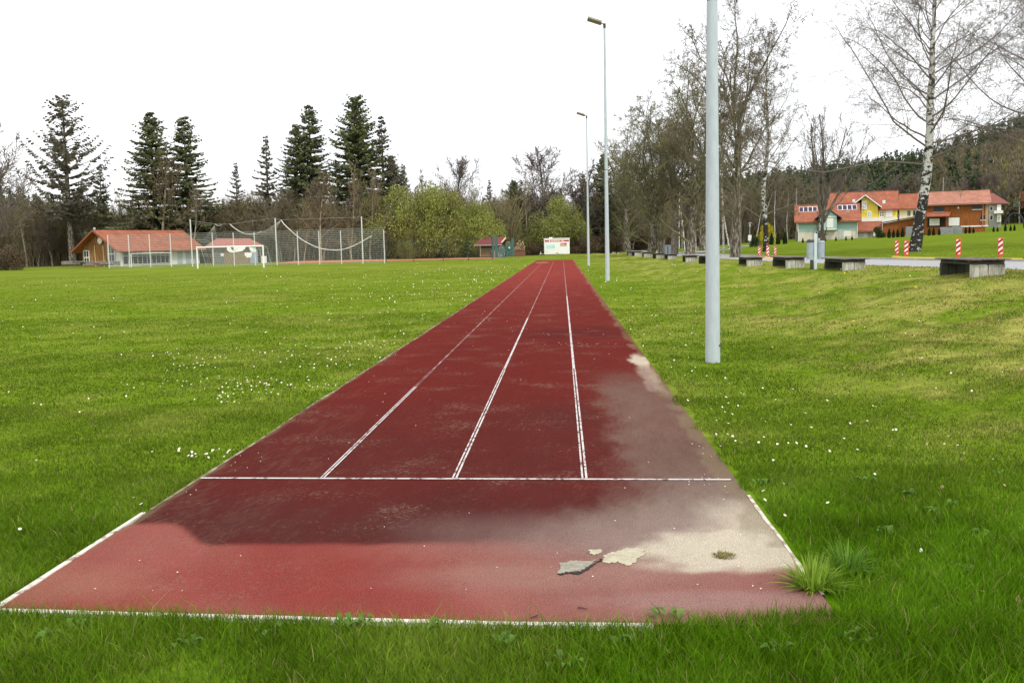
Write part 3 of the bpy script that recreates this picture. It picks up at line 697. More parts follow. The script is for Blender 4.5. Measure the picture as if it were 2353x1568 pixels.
def ykerb(pts, name, lab):
    P = [hit(a, b) for a, b in pts]; segs = []
    Q = []
    for a, b in zip(P[:-1], P[1:]):
        n_ = max(1, int((b - a).length / .9)); Q += [a.lerp(b, k / n_) for k in range(n_)]
    Q.append(P[-1]); r = empty(name, Q[0], 0, lab, 'lane divider')
    for i, (a, b) in enumerate(zip(Q[:-1], Q[1:])):
        a, b = a - Q[0], b - Q[0]; a.z = road_z(Q[i]) - Q[0].z; b.z = road_z(Q[i + 1]) - Q[0].z
        t = (b - a).normalized(); q = Vector((-t.y, t.x, 0)).normalized() * .13; e = t * .02
        poly = [a + e - q, a + e - q * .55 + Vector((0, 0, .10)), a + e + q * .55 + Vector((0, 0, .10)), a + e + q]
        MB().prism(poly, (b - a) - e * 2).build('divider_segment', ym, r)
    return r
ykerb([(2052, 591), (2085, 593.5), (2130, 594.5), (2200, 595.5), (2290, 597), (2345, 597.5)], 'yellow_lane_divider', 'long low yellow kerb of joined segments carrying beacons on the road')
ykerb([(1742, 593.5), (1762, 595.5), (1782, 596)], 'yellow_lane_divider', 'short yellow kerb under the three beacons')

# ------------------------------------------------------------------ street lamps
def street_lamp(px, py, top, lab, box=False, head=1.0):
    p = hit(px, py); h = ztop(px, top, p.y) - p.z; r = empty('street_lamp', p, 0, lab, 'street lamp', 'old street lamps by the footpaths')
    pm = mk('lamp_post_green', (.34, .37, .30), .6)
    MB().tube([(0, 0, -.1), (0, 0, h * .4), (0, 0, h - .8)], [.085, .07, .05], 10).build('post', pm, r, True)
    MB().tube([(0, 0, h - .80), (0, 0, h - .66), (0, 0, h - .12)], [.08 * head, .17 * head, .19 * head], 14).build('glass', mk('lamp_glass', (.72, .68, .74), .3), r, True)
    MB().tube([(0, 0, h - .12), (0, 0, h - .08), (0, 0, h)], [.46 * head, .48 * head, .16 * head], 20).build('lamp_cap', mk('lamp_cap', (.38, .34, .33), .6), r, True)
    if box: MB().box(-.30, .30, -.1, .1, h * .18, h * .44).build('notice_box', mk('white_box', (.75, .75, .73), .6), r)
    return r
street_lamp(1701, 579, 447, 'tall street lamp with flat round cap right of the mossy avenue tree')
street_lamp(1722, 562, 511, 'small far street lamp with a white box on its post by the dark shrub', True, .8)
street_lamp(1566.5, 572, 507, 'thin distant street lamp between white birch trunks left of the walker')
street_lamp(2344, 505, 465, 'small street lamp among the houses at the right edge')

# ------------------------------------------------------------------ person
def person():
    p = hit(1597, 580); h = (580 - 555) * p.y / F; r = empty('person', p, math.radians(8), 'person walking away in purple jacket, white trousers and lilac backpack', 'person')
    s = h / 1.75
    skin = mk('skin', (.55, .34, .26), .6)
    J = {'pel': (0, 0, .95), 'che': (0, .02, 1.28), 'sh': (0, .01, 1.42), 'nk': (0, 0, 1.50), 'hd': (0, -.01, 1.60), 'top': (0, 0, 1.70),
         'hL': (-.09, 0, .90), 'kL': (-.10, -.10, .50), 'aL': (-.10, .02, .09), 'tL': (-.10, -.14, .04), 'hR': (.09, 0, .90), 'kR': (.10, .10, .50), 'aR': (.10, .26, .11), 'tR': (.10, .12, .04),
         'sL': (-.19, 0, 1.40), 'eL': (-.25, .05, 1.13), 'wL': (-.24, -.10, .92), 'fL': (-.24, -.14, .84), 'sR': (.19, 0, 1.40), 'eR': (.25, -.06, 1.13), 'wR': (.24, .08, .92), 'fR': (.24, .12, .84)}
    rad = dict(pel=.15, che=.15, sh=.11, nk=.06, hd=.098, top=.07, hL=.10, kL=.065, aL=.045, tL=.04, hR=.10, kR=.065, aR=.045, tR=.04, sL=.06, eL=.048, wL=.034, fL=.03, sR=.06, eR=.048, wR=.034, fR=.03)
    E = [('pel', 'che'), ('che', 'sh'), ('sh', 'nk'), ('nk', 'hd'), ('hd', 'top'), ('pel', 'hL'), ('hL', 'kL'), ('kL', 'aL'), ('aL', 'tL'), ('pel', 'hR'), ('hR', 'kR'), ('kR', 'aR'), ('aR', 'tR'), ('sh', 'sL'), ('sL', 'eL'), ('eL', 'wL'), ('wL', 'fL'), ('sh', 'sR'), ('sR', 'eR'), ('eR', 'wR'), ('wR', 'fR')]
    def skinobj(name, keys, edges, grow, mat, parent):
        ks = list(keys); me = bpy.data.meshes.new(name); me.from_pydata([tuple(s * c for c in J[k]) for k in ks], [(ks.index(a), ks.index(b)) for a, b in edges], [])
        o = bpy.data.objects.new(name, me); COL.objects.link(o); o.parent = parent; me.materials.append(mat)
        o.modifiers.new('skin', 'SKIN')
        for i, k in enumerate(ks): me.skin_vertices[0].data[i].radius = (rad[k] * s * grow,) * 2
        me.skin_vertices[0].data[0].use_root = True
        o.modifiers.new('sub', 'SUBSURF').levels = 1; return o
    skinobj('body', J.keys(), E, 1, skin, r)
    up = ['pel', 'che', 'sh', 'sL', 'eL', 'wL', 'sR', 'eR', 'wR']; skinobj('jacket', up, [e for e in E if e[0] in up and e[1] in up], 1.28, mk('purple_jacket', (.14, .025, .10), .8), r)
    lo = ['pel', 'hL', 'kL', 'aL', 'hR', 'kR', 'aR']; skinobj('trousers', lo, [e for e in E if e[0] in lo and e[1] in lo], 1.22, mk('white_trousers', (.74, .70, .70), .8), r)
    MB().tube([(0, .02 * s, 1.50 * s), (0, .01 * s, 1.60 * s), (0, 0, 1.72 * s), (0, 0, 1.75 * s)], [.08 * s, .12 * s, .10 * s, .03 * s], 12).build('hair', mk('dark_hair', (.02, .014, .012), .7), r, True)
    MB().box(-.15 * s, .15 * s, -.30 * s, -.15 * s, 1.0 * s, 1.42 * s).build('backpack', mk('lilac_backpack', (.42, .32, .58), .7), r, bevel=.05)
person()

# ------------------------------------------------------------------ goals, fence, ropes
wm_ = mk('white_paint', (.82, .82, .80), .45, .05, 6)
def goal(pa, pb, ht, depth, lab, net=True, r_=.06):
    A, B = pa, pb; d = (B - A); W_ = d.length; root = empty('football_goal', A, math.atan2(d.y, d.x), lab, 'goal')
    MB().tube([(0, 0, -.02), (0, 0, ht)], r_, 10).build('goal_post', wm_, root, True)
    MB().tube([(W_, 0, -.02), (W_, 0, ht)], r_, 10).build('goal_post', wm_, root, True)
    MB().tube([(-.05, 0, ht), (W_ + .05, 0, ht)], r_, 10).build('crossbar', wm_, root, True)
    for x in (0, W_): MB().tube([(x, 0, ht - .05), (x, depth * .45, ht - .05), (x, depth, .05)], .025, 6).build('net_stay', galv, root, True)
    if net:
        nm = mk('pale_net', (.55, .56, .55), .8); mb = MB(); t_ = .006
        for k in range(int(W_ / .3) + 1):
            x = min(k * .3, W_); mb.tube([(x, .02, ht - .02), (x, depth * .45, ht - .25), (x, depth, .05)], t_, 3, False)
        for k in range(9):
            f_ = k / 8; y = depth * .45 + depth * .55 * f_; z = ht - .25 - (ht - .3) * f_; mb.tube([(0, y, z), (W_, y, z)], t_, 3, False)
        mb.build('net', nm, root)
    return root
ga, gb = hit(454.5, 617), hit(606, 614.6)
goal(ga, gb, (617 - 568) * ga.y / F, 1.6, 'white football goal with sagging net in front of the clubhouse annex', r_=.085)
GROOT = gb
ga, gb = onY(300.5, 121), onY(392, 124.5)
goal(ga, gb, (608 - 576.5) * 121 / F, 1.0, 'smaller bare white goal frame behind the ball fence by the clubhouse', False, .055)
# torn white banner hanging from the crossbar
b0 = atY(510, 570, ga.y * .865); gy_ = hit(530, 616).y
def bp_(px, py): return atY(px, py, gy_ - .12)
mb = MB()
for poly in [[(522, 564), (527, 566), (535, 576), (540, 577), (538, 580), (527, 579), (521, 574)], [(538, 566), (565, 566), (562, 572), (556, 577), (540, 579), (537, 574)], [(572, 566), (588, 566), (588, 578), (580, 579), (574, 574)], [(562, 580), (579, 580), (577, 590), (568, 592), (562, 586)]]:
    mb.prism([bp_(a, b) for a, b in poly], (0, .02, 0))
tag(mb.build('torn_banner', mk('white_cloth', (.80, .80, .78), .9)), 'torn white banner rags hanging below the goal crossbar', 'banner')

FA, FB = hit(251.5, 615.5), hit(883.7, 604.8)
fd = FB - FA; FL = fd.length; fz = math.atan2(fd.y, fd.x)
fr = empty('ball_fence', FA, fz, 'high white post wire fence behind the goal', 'fence')
fh = (615.3 - 539.3) * FA.y / F
postm = mk('white_posts', (.66, .66, .63), .5, .1, 4)
PXS = [251.3, 298.7, 346.5, 394.4, 442.5, 490.8, 538.9, 586.9, 636.7, 685.7, 734.8, 784.8, 834, 883.7]
def fpos(px, t_=None):  # distance along the fence under a picture column
    lo, hi = 0, FL
    for _ in range(40):
        mdl = (lo + hi) / 2; p = FA + fd * (mdl / FL); q2 = proj((p.x, p.y, .0))[0]
        if q2 < px: lo = mdl
        else: hi = mdl
    return lo
FX = [fpos(x) for x in PXS]
for i, x in enumerate(FX):
    tall = {4: 109, 8: 108, 12: 108}.get(i); Y_ = (FA + fd * (x / FL)).y
    z = (tall if tall else 77) * Y_ / F
    MB().tube([(x, 0, -.2), (x, 0, z)], .07 if tall else .055, 8).build('fence_post', postm, fr, True)
wirem = mk('fence_wire', (.42, .44, .42), .6, .1, 3)
mb = MB()
for x0, x1 in zip(FX[:-1], FX[1:]):
    k = int((x1 - x0) / .16)
    for j in range(1, k): x = x0 + (x1 - x0) * j / k; mb.box(x - .004, x + .004, -.004, .004, .05, fh - .1)
mb.build('vertical_wires', wirem, fr)
mb = MB(); z = .05
while z < fh: mb.box(0, FL, -.018, -.006, z, z + .022); z += .205
mb.build('horizontal_wires', wirem, fr)
ropem = mk('white_rope', (.66, .65, .62), .8)
def fpt(px, py): x = fpos(px); p = FA + fd * (x / FL); q = atY(px, py, p.y); return q
def smooth_pts(P, n=6):
    Q = []
    for i in range(len(P) - 1):
        p0, p1, p2, p3 = P[max(i - 1, 0)], P[i], P[i + 1], P[min(i + 2, len(P) - 1)]
        for k in range(n):
            t = k / n; Q.append(.5 * ((2 * p1) + (p2 - p0) * t + (2 * p0 - 5 * p1 + 4 * p2 - p3) * t * t + (3 * p1 - p0 - 3 * p2 + p3) * t ** 3))
    return Q + [P[-1]]
zb = lambda pts: [fpt((600 + a / 3.361) / 1.3988, (680 + b / 3.361) / 1.3988) for a, b in pts]
tag(MB().tube(smooth_pts(zb([(1018, 90), (1065, 150), (1190, 262), (1300, 335), (1430, 393), (1550, 412), (1660, 412), (1800, 370), (2000, 260)])), .055, 6).build('sagging_rope', ropem), 'long thick white rope sagging across the right half of the ball fence', 'rope', 'sagging net ropes of the ball fence')
tag(MB().tube(smooth_pts(zb([(465, 135), (540, 195), (637, 240), (740, 240), (808, 213)])), .045, 6).build('sagging_rope', ropem), 'shorter white rope sagging above the goal crossbar', 'rope', 'sagging net ropes of the ball fence')
tag(MB().tube(smooth_pts(zb([(303, 133), (335, 150), (380, 146)])), .03, 6).build('sagging_rope', ropem), 'little curl of rope above the end of the clubhouse roof', 'rope', 'sagging net ropes of the ball fence')
netm = mk('draped_net', (.42, .40, .36), .9)
def drape(pts, lab, n=9):
    P = zb(pts); a, b, c = P; mb = MB()
    for k in range(n + 1):
        q = b.lerp(c, k / n); mb.tube([a, a.lerp(q, .5) - Vector((0, 0, .12)), q], .011, 3, False)
    for k in range(1, 5):
        mb.tube([a.lerp(b, k / 5), a.lerp(b.lerp(c, .5), k / 5) - Vector((0, 0, .1)), a.lerp(c, k / 5)], .009, 3, False)
    tag(mb.build('draped_net', netm), lab, 'net', 'torn nets draped on the ball fence')
drape([(300, 150), (110, 368), (340, 372)], 'torn net hanging in a cone left of the goal')
drape([(1018, 90), (760, 250), (930, 250)], 'torn net gathered below the tall middle post')
tag(MB().tube(zb([(30, 95), (300, 133), (465, 135), (950, 70), (1018, 88), (1885, 60), (2120, 185)]), .012, 4).build('guy_wire', netm), 'thin cable strung along the tall fence posts', 'cable')

# court fence: thin dark green posts and mesh
cf = empty('court_fence', onY(884, 118), 0, 'dark green mesh fence round the clay court', 'fence'); o_ = cf.location
gm = mk('dark_green_steel', (.035, .07, .055), .6); gpm = mk('green_mesh_wire', (.06, .085, .06), .8)
PX2 = [886, 949, 1017, 1075, 1130]; prev = None; mb = MB()
for px in PX2:
    p = onY(px, 119) - o_; h = 52 * 119 / F
    MB().tube([(p.x, p.y, -.1), (p.x, p.y, h)], .045, 6).build('fence_post', gm, cf, True)
    if prev is not None:
        n_ = 26
        for k in range(n_): x = prev.x + (p.x - prev.x) * k / n_; mb.box(x - .006, x + .006, -.005, .005, .05, h)
    prev = p
for k in range(18): mb.box(0, prev.x, .007, .013, .1 + k * .15, .112 + k * .15)
mb.build('fence_mesh', gpm, cf)

# ------------------------------------------------------------------ market trailer
tw = mk('trailer_white', (.88, .88, .86), .4, .03, 3); redm = mk('banner_red', (.52, .035, .04), .5, .05, 5)
def trailer():
    Y_ = hit(1278, 585).y; Y_ = min(max(Y_, 118), 160); s = Y_ / F; p = onY(1249.5, Y_); r = empty('white_trailer', p, -TR * 0 + math.radians(1), 'white box trailer with red banner parked beyond the end of the track', 'trailer')
    W_ = 58.5 * s; z0 = 1.2 * s; H_ = 34.5 * s
    MB().box(0, W_, 0, 2.0, z0, z0 + H_).build('body', tw, r, bevel=.06)
    MB().box(-.04, W_ + .06, -.05, 2.05, z0 + H_ + .003, z0 + H_ + 2.2 * s).build('roof', tw, r, bevel=.04)
    MB().box(12 * s, 19.5 * s, .5, 1.2, z0 + H_ + 2.3 * s, z0 + H_ + 4.6 * s).build('roof_vent', tw, r, bevel=.04)
    ban = MB().box(2 * s, 57 * s, -.030, -.004, z0 + 29 * s, z0 + 32.4 * s).build('red_banner', redm, r)
    mb = MB(); rr = random.Random(2); x = 15.5
    while x < 46:
        w_ = rr.uniform(.7, 1.15)
        if not (36.4 < x < 37.6): mb.box(x * s, (x + w_) * s, -.036, -.031, z0 + 29.8 * s, z0 + rr.choice([31.2, 31.7, 31.5]) * s)
        x += w_ + .3
    mb.build('banner_lettering', tw, ban)
    MB().prism([(11 * s, -.0360, z0 + 32.5 * s), (13 * s, -.036, z0 + 32.5 * s), (14.5 * s, -.036, z0 + 29 * s), (12 * s, -.036, z0 + 29 * s)], (0, .004, 0)).build('banner_mark', tw, ban)
    b2 = MB().box(37 * s, 51.5 * s, -.03, -.004, z0 + 19 * s, z0 + 25.5 * s).build('red_panel', redm, r)
    MB().box(39 * s, 46.5 * s, -.036, -.031, z0 + 22 * s, z0 + 23.6 * s).build('panel_lettering', mk('pale_pink', (.8, .55, .53), .5), b2)
    MB().box(38.2 * s, 51.4 * s, -.036, -.031, z0 + 20.1 * s, z0 + 21.2 * s).build('panel_line', tw, b2)
    MB().prism([(36.9 * s, -.036, z0 + 24.6 * s), (38.9 * s, -.036, z0 + 22.4 * s), (36.9 * s, -.036, z0 + 21 * s)], (0, .004, 0)).build('panel_notch', tw, b2)
    MB().box(5.5 * s, 24.5 * s, -.025, -.004, z0 + 14 * s, z0 + 22 * s).build('turquoise_panel', mk('pale_turquoise', (.50, .80, .83), .5, .12, 1), r)
    MB().box(5 * s, 8 * s, -.02, -.004, z0 + 6 * s, z0 + 8 * s).build('lock_plate', mk('pale_grey', (.65, .66, .64), .5), r)
    ar = MB(); pts = [(29.5 * s + 3.4 * s * math.cos(a) , -.012, z0 + 3.4 * s * math.sin(a)) for a in np.linspace(0, math.pi, 12)]
    ar.prism(pts, (0, .008, 0)).build('wheel_arch', dkm, r)
    wh = MB().tube([(29.0 * s, -.015, 2.0 * s), (29.0 * s, .2, 2.0 * s)], 2.1 * s, 18).build('wheel', dkm, r)
    MB().tube([(29.0 * s, -.03, 2.0 * s), (29.0 * s, -.016, 2.0 * s)], 1.4 * s, 16).build('rim', tw, wh)
    MB().tube([(0, 1, z0 + 1 * s), (-4 * s, 1, z0 + 2.2 * s), (-11 * s, 1, z0 + .6 * s)], [.06, .06, .05], 8).build('drawbar', tw, r)
    MB().tube([(-8.2 * s, 1, z0 - .6 * s), (-8.2 * s, 1, z0 + 7 * s)], .06, 8).build('jockey_stand', tw, r)
    MB().tube([(-9.5 * s, 1.0, .7 * s), (-6.8 * s, 1.0, .7 * s)], .9 * s, 12).build('jockey_wheel', dkm, r)
trailer()

# ------------------------------------------------------------------ hut, green boards, wood pile
def hut():
    Y_ = 140; s = Y_ / F; p = onY(1093, Y_); p.z += .15; r = empty('garden_hut', p, math.radians(3), 'small wooden hut with dull red roof beside the clay court', 'hut')
    wd = mk('grey_brown_boards', (.17, .12, .065), .85, .3, 3, two=(.27, .21, .12), twopos=(.3, .7), stretch=(5, 5, .5))
    Z = lambda y: (589.5 - y) * s
    MB().box(8 * s, 60 * s, .8, 3.6, 0, Z(562)).build('wall', wd, r)
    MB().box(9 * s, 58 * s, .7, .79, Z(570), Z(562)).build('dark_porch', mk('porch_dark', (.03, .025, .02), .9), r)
    mb = MB(); R1 = [(-4 * s, 0, Z(562.5)), (20 * s - 4 * s, 2.0, Z(547.5)), (69 * s, 2.0, Z(547)), (60 * s, 0, Z(562.8))]
    mb.prism(R1, (0, 0, .12)); rf = mb.build('roof', mk('dull_red_roofing', (.20, .045, .045), .8, .15, 2), r)
    MB().prism([(16 * s, 2.003, Z(547.5)), (69 * s, 2.003, Z(547)), (72 * s, 4.2, Z(561)), (8 * s, 4.2, Z(561))], (0, 0, .11)).build('roof', mk('dull_red_roofing', (.20, .045, .045), .8, .15, 2), r)
    MB().tube([(-4.3 * s, -.04, Z(563.2)), (60 * s, -.04, Z(563.6))], .09, 6).build('eaves_board', mk('grey_board', (.33, .32, .30), .8), r)
    MB().tube([(-4.3 * s, -.02, Z(562.7)), (16 * s, 1.98, Z(546.5))], .08, 6).build('verge_board', mk('grey_board', (.33, .32, .30), .8), r)
    MB().tube([(59 * s, -.05, Z(558)), (68.5 * s, 1.5, Z(547.5))], .10, 6).build('verge_board', mk('pale_board', (.62, .52, .47), .8), r)
    for x in (10, 59): MB().box((x - .6) * s, (x + .6) * s, .0, .1, 0, Z(562)).build('porch_post', mk('pale_post', (.42, .38, .26), .8), r)
    MB().box(35 * s, 47 * s, .3, .5, Z(577.5), Z(576)).build('shelf', mk('pale_board', (.62, .52, .47), .8), r)
    return r
hut()
tag(MB().prism([atY(1136, 592, 138.8), atY(1147, 592, 138.8), atY(1148, 580, 138.8), atY(1136, 576, 138.8)], (0, .4, 0)).build('heap', mk('pinkish_sacks', (.50, .38, .38), .9)), 'small heap of pinkish sacks leaning at the hut', 'sacks')
gb_ = mk('green_boards', (.055, .12, .105), .75, .25, 2, stretch=(5, 5, .5), two=(.10, .17, .155), twopos=(.4, .7))
gbw = mk('flaked_green_boards', (.06, .12, .105), .8, .25, 5, stretch=(2.5, 2.5, .8), two=(.34, .36, .33), twopos=(.52, .62))
Yb = 133; o_ = onY(1131, Yb); r = empty('green_board_screen', o_, 0, 'dark green painted board screen between the hut and the log pile', 'screen')
def lb(px, py): q = atY(px, py, Yb) - o_; return q
def board(name, poly, mat, dy=0, th=.08):
    MB().prism([lb(a, b) + Vector((0, dy, 0)) for a, b in poly], (0, th, 0)).build(name, mat, r)
board('tall_board', [(1131.5, 597), (1136, 597), (1135, 541.5), (1130.5, 541.5)], gb_, -.1)
board('tall_board', [(1137, 595), (1144, 594), (1143, 541), (1136, 541)], gb_)
board('lower_boards', [(1144.5, 594), (1160, 592), (1160, 566), (1144.5, 566)], gbw, .1)
board('panel', [(1160.5, 590.5), (1174, 588), (1174, 557), (1160.5, 558)], gb_, .6)
board('tall_board', [(1174.5, 589), (1181, 588.5), (1180, 547), (1174, 547)], gb_, .5)
board('top_rail', [(1160.5, 557), (1172, 557), (1172, 556), (1160.5, 556)], mk('grey_board', (.33, .32, .30), .8), .55)
board('white_jug', [(1168, 567), (1171, 567), (1171, 571), (1168, 571)], wm_, .4, .1)
# log pile
Yl = 142; rr = random.Random(9); o_ = onY(1193, Yl); r = empty('log_pile', o_, 0, 'heap of split pale logs stacked on old bricks beside the green boards', 'log pile')
lg = mk('split_log', (.26, .15, .085), .85, .3, 3, two=(.50, .37, .24), twopos=(.4, .6))
MB().prism([lbp for lbp in [Vector((-.85, 0, -.1)), Vector((.8, 0, -.1)), Vector((.75, 0, 1.1)), Vector((-.75, 0, 1.0))]], (0, 1.2, 0)).build('brick_base', mk('brown_bricks', (.20, .09, .06), .9, .3, 6), r)
k_ = 0
for row in range(9):
    n_ = int(9 - row * .9); wd = 1.5 - row * .13
    for c in range(n_):
        x = -wd / 2 + wd * c / max(n_ - 1, 1) + rr.uniform(-.04, .04) + row * .03; z = 1.05 + row * .155 + rr.uniform(-.03, .03); ry = rr.uniform(-.15, .15)
        MB().tube([(x, -.05 - rr.random() * .15, z), (x + ry, .9, z + rr.uniform(-.05, .05))], rr.uniform(.07, .10), 6).build('log', lg, r); k_ += 1
# ------------------------------------------------------------------ houses
tile = brick_mat('red_roof_tiles', (.355, .120, .065), (.22, .075, .045), .30, .36, .5, .035, .16, .8, 'xy')
tile2 = brick_mat('faded_roof_tiles', (.44, .20, .135), (.22, .08, .05), .30, .36, .5, .03, .12, .8, 'xy')
glassm = mk('window_glass', (.03, .035, .045), .25, .2, 1, .35)
whm = mk('white_render', (.82, .80, .77), .8, .08, 1)
fwm = mk('white_frame', (.80, .79, .76), .6, .05, 2)
darkw = mk('dark_timber', (.07, .045, .03), .85, .3, 3)

class Front:
    """facade frame: local metres measured from picture columns and rows of the facade at its own distance"""
    def __init__(s, name, px0, py0, Y, turn, label, cat='house', group=None):
        s.Y = Y; s.s = Y / F; s.px0, s.py0 = px0, py0; p = atY(px0, py0, Y); s.base = p
        az = math.atan2(p.x, p.y); s.rz = -az + math.radians(turn)
        # facade turned square to the sight line: one pixel is range / F metres
        s.ex = Vector((math.cos(s.rz), math.sin(s.rz), 0)); s.n = Vector((-math.sin(s.rz), math.cos(s.rz), 0))
        s.r = empty(name, p, s.rz, label, cat, group)
    def on(s, px, py):
        d = ray(px, py); o = Vector((0, 0, CAMH)); t = (s.base - o).dot(s.n) / d.dot(s.n); return o + d * t - s.base
    def x(s, px, py=None): return s.on(px, s.py0 if py is None else py).dot(s.ex)
    def z(s, py, px=None): return s.on(s.px0 if px is None else px, py).z
    def box(s, name, px1, px2, pyt, pyb, y0, y1, mat, parent=None, bevel=0):
        c = (px1 + px2) / 2
        o = MB().box(s.x(px1, (pyt + pyb) / 2), s.x(px2, (pyt + pyb) / 2), y0, y1, s.z(pyb, c), s.z(pyt, c)).build(name, mat, parent or s.r, bevel=bevel); return o
    def win(s, px1, px2, pyt, pyb, y0=0, cols=2, rows=2, parent=None, fr=.09, name='window'):
        c = (px1 + px2) / 2; x1, x2, z1, z2 = s.x(px1, pyb), s.x(px2, pyb), s.z(pyb, c), s.z(pyt, c)
        w_ = MB(); w_.box(x1, x2, y0 - .06, y0 - .004, z1, z1 + fr).box(x1, x2, y0 - .06, y0 - .004, z2 - fr, z2)
        w_.box(x1, x1 + fr, y0 - .06, y0 - .004, z1 + fr, z2 - fr).box(x2 - fr, x2, y0 - .06, y0 - .004, z1 + fr, z2 - fr)
        for k in range(1, cols): xx = x1 + (x2 - x1) * k / cols; w_.box(xx - fr * .4, xx + fr * .4, y0 - .055, y0 - .004, z1 + fr, z2 - fr)
        for k in range(1, rows): zz = z1 + (z2 - z1) * k / rows; w_.box(x1 + fr, x2 - fr, y0 - .050, y0 - .004, zz - fr * .35, zz + fr * .35)
        o = w_.build(name, fwm, parent or s.r)
        MB().box(x1 + fr * .5, x2 - fr * .5, y0 - .03, y0 - .006, z1 + fr * .5, z2 - fr * .5).build('pane', glassm, o); return o
    def gable_roof(s, x1, x2, ze, zr, depth, mat, over=.5, name='roof', th=.16, y0=0, ze_back=None):
        """ridge along the facade; front slope from y0-over up to the ridge at depth/2"""
        sl = (zr - ze) / (depth / 2); zf = ze - over * 0; r = s.r
        ang = math.atan2(zr - zf, depth / 2 + over); ln = math.hypot(zr - zf, depth / 2 + over)
        o = MB().box(0, x2 - x1, 0, ln, 0, th).build(name, mat, r); o.location = (x1, y0 - over, zf); o.rotation_euler = (ang, 0, 0)
        o2 = MB().box(0, x2 - x1, 0, ln, 0, th).build(name, mat, r); o2.location = (x2, y0 + depth + over, zf); o2.rotation_euler = (ang, 0, math.pi)
        MB().tube([(x1 + .0, y0 + depth / 2, zr + th * .9), (x2, y0 + depth / 2, zr + th * .9)], .13, 8).build('ridge_tile', mat, r)
        MB().tube([(x1, y0 - over - .06, zf - .02), (x2, y0 - over - .06, zf - .02)], .07, 6).build('gutter', mk('gutter', (.30, .14, .10), .5), r)
        return o
    def walls(s, x1, x2, zb, ze, zr, depth, mat, name='wall', y0=0):
        P = [(x1, y0, zb), (x1, y0 + depth, zb), (x1, y0 + depth, ze), (x1, y0 + depth / 2, zr - .02), (x1, y0, ze)]
        return MB().prism(P, (x2 - x1, 0, 0)).build(name, mat, s.r)
def roofpx(h, pr1, pr2, pyr1, pyr2, pyE1, pyE2, depth, mat, over=.5, y0=0, name='roof'):
    """gable roof from the pixel columns and rows of its ridge and eaves"""
    x1, x2 = h.x(pr1), h.x(pr2); c = (pr1 + pr2) / 2
    zr = (h.z(pyr1, pr1) + h.z(pyr2, pr2)) / 2; ze = (h.z(pyE1, pr1) + h.z(pyE2, pr2)) / 2
    # the ridge stands farther back than the facade: lift it so that it shows at its row
    k = (h.Y + depth / 2) / h.Y; zr = (h.base.z + zr - CAMH) * k + CAMH - h.base.z
    k2 = (h.Y - over) / h.Y; ze = (h.base.z + ze - CAMH) * k2 + CAMH - h.base.z
    h.gable_roof(x1, x2, ze, zr, depth, mat, over, name, y0=y0); return x1, x2, ze, zr

# --- pale teal house
H1 = Front('teal_house', 1833, 559.5, 186, 0, 'pale teal and cream house with solar panels on its red roof, left in the village')
teal = mk('teal_boards', (.35, .50, .46), .8, .08, 2, stretch=(.5, 1, 8)); cream = mk('cream_render', (.66, .60, .50), .85, .10, .8)
x1, x2, ze, zr = roofpx(H1, 1824, 1977, 474.8, 469.3, 512.5, 507.6, 9.5, tile, .7)
H1.walls(H1.x(1833.5), H1.x(1969), -1.2, ze + .35, zr, 9.5, cream)
MB().box(H1.x(1833), H1.x(1969.5), -.05, -.002, H1.z(531, 1900), ze + .3).build('teal_band', teal, H1.r)
# bay
bx1, bx2, bxa = H1.x(1881), H1.x(1921), H1.x(1901.5); zb1, zb2, zba = H1.z(528, 1900), H1.z(497, 1900), H1.z(482.5, 1900)
MB().prism([(bx1, -1.3, zb1), (bx2, -1.3, zb1), (bx2, -1.3, zb2), (bxa, -1.3, zba), (bx1, -1.3, zb2)], (0, 3.6, 0)).build('bay', teal, H1.r)
sl_ = MB()
for a, b in (((bx1 - .8, zb2 - .45), (bxa, zba + .12)), ((bxa, zba + .12), (bx2 + .9, zb2 - .45))):
    sl_.prism([(a[0], -1.7, a[1]), (b[0], -1.7, b[1]), (b[0], -1.7, b[1] + .14), (a[0], -1.7, a[1] + .14)], (0, 4.6, 0))
sl_.build('bay_roof', mk('slate_green', (.13, .16, .15), .7), H1.r)
H1.box('bay_cornice', 1881.5, 1920, 497.2, 499.5, -1.36, -1.305, fwm); H1.box('bay_sill', 1881.5, 1920, 525.5, 528.2, -1.38, -1.305, fwm)
H1.box('blind', 1899, 1913.5, 502, 523, -1.345, -1.305, fwm); H1.win(1884, 1893, 503, 522, -1.31, 1, 2)
sol = mk('solar_glass', (.05, .035, .075), .6, .2, 2, .15)
def on_roof(h, px1, px2, py1, py2, ze, zr, depth, over, mat, name, n=1, frame=None, lift=.17):
    ang = math.atan2(zr - ze, depth / 2 + over)
    def P(px, py):  # cast the picture row on to the slope
        zz = h.z(py, px); # height at the facade plane along the sight line
        Yt = h.Y
        lo, hi = -over, depth / 2
        for _ in range(30):
            y = (lo + hi) / 2; zl = (h.base.z + zz - CAMH) * (h.Y + y) / h.Y + CAMH - h.base.z
            if zl > ze + (y + over) * math.tan(ang): lo = y
            else: hi = y
        return y + over
    a, b = P((px1 + px2) / 2, py2), P((px1 + px2) / 2, py1); ca = math.cos(ang); x1, x2 = h.x(px1), h.x(px2)
    root = None
    f_ = MB().box(0, x2 - x1, 0, (b - a) / ca, 0, .05).build(name, frame or mat, h.r); f_.location = (x1, -over + a - math.sin(ang) * lift, ze + a * math.tan(ang) + math.cos(ang) * lift); f_.rotation_euler = (ang, 0, 0)
    if frame:
        w_ = (x2 - x1) / n
        for k in range(n): MB().box(k * w_ + .07, (k + 1) * w_ - .07, .08, (b - a) / ca - .16, .052, .07).build('panel', mat, f_)
    return f_
on_roof(H1, 1834.7, 1877, 477.5, 488.5, ze, zr, 9.5, .7, sol, 'solar_array', 4, fwm)
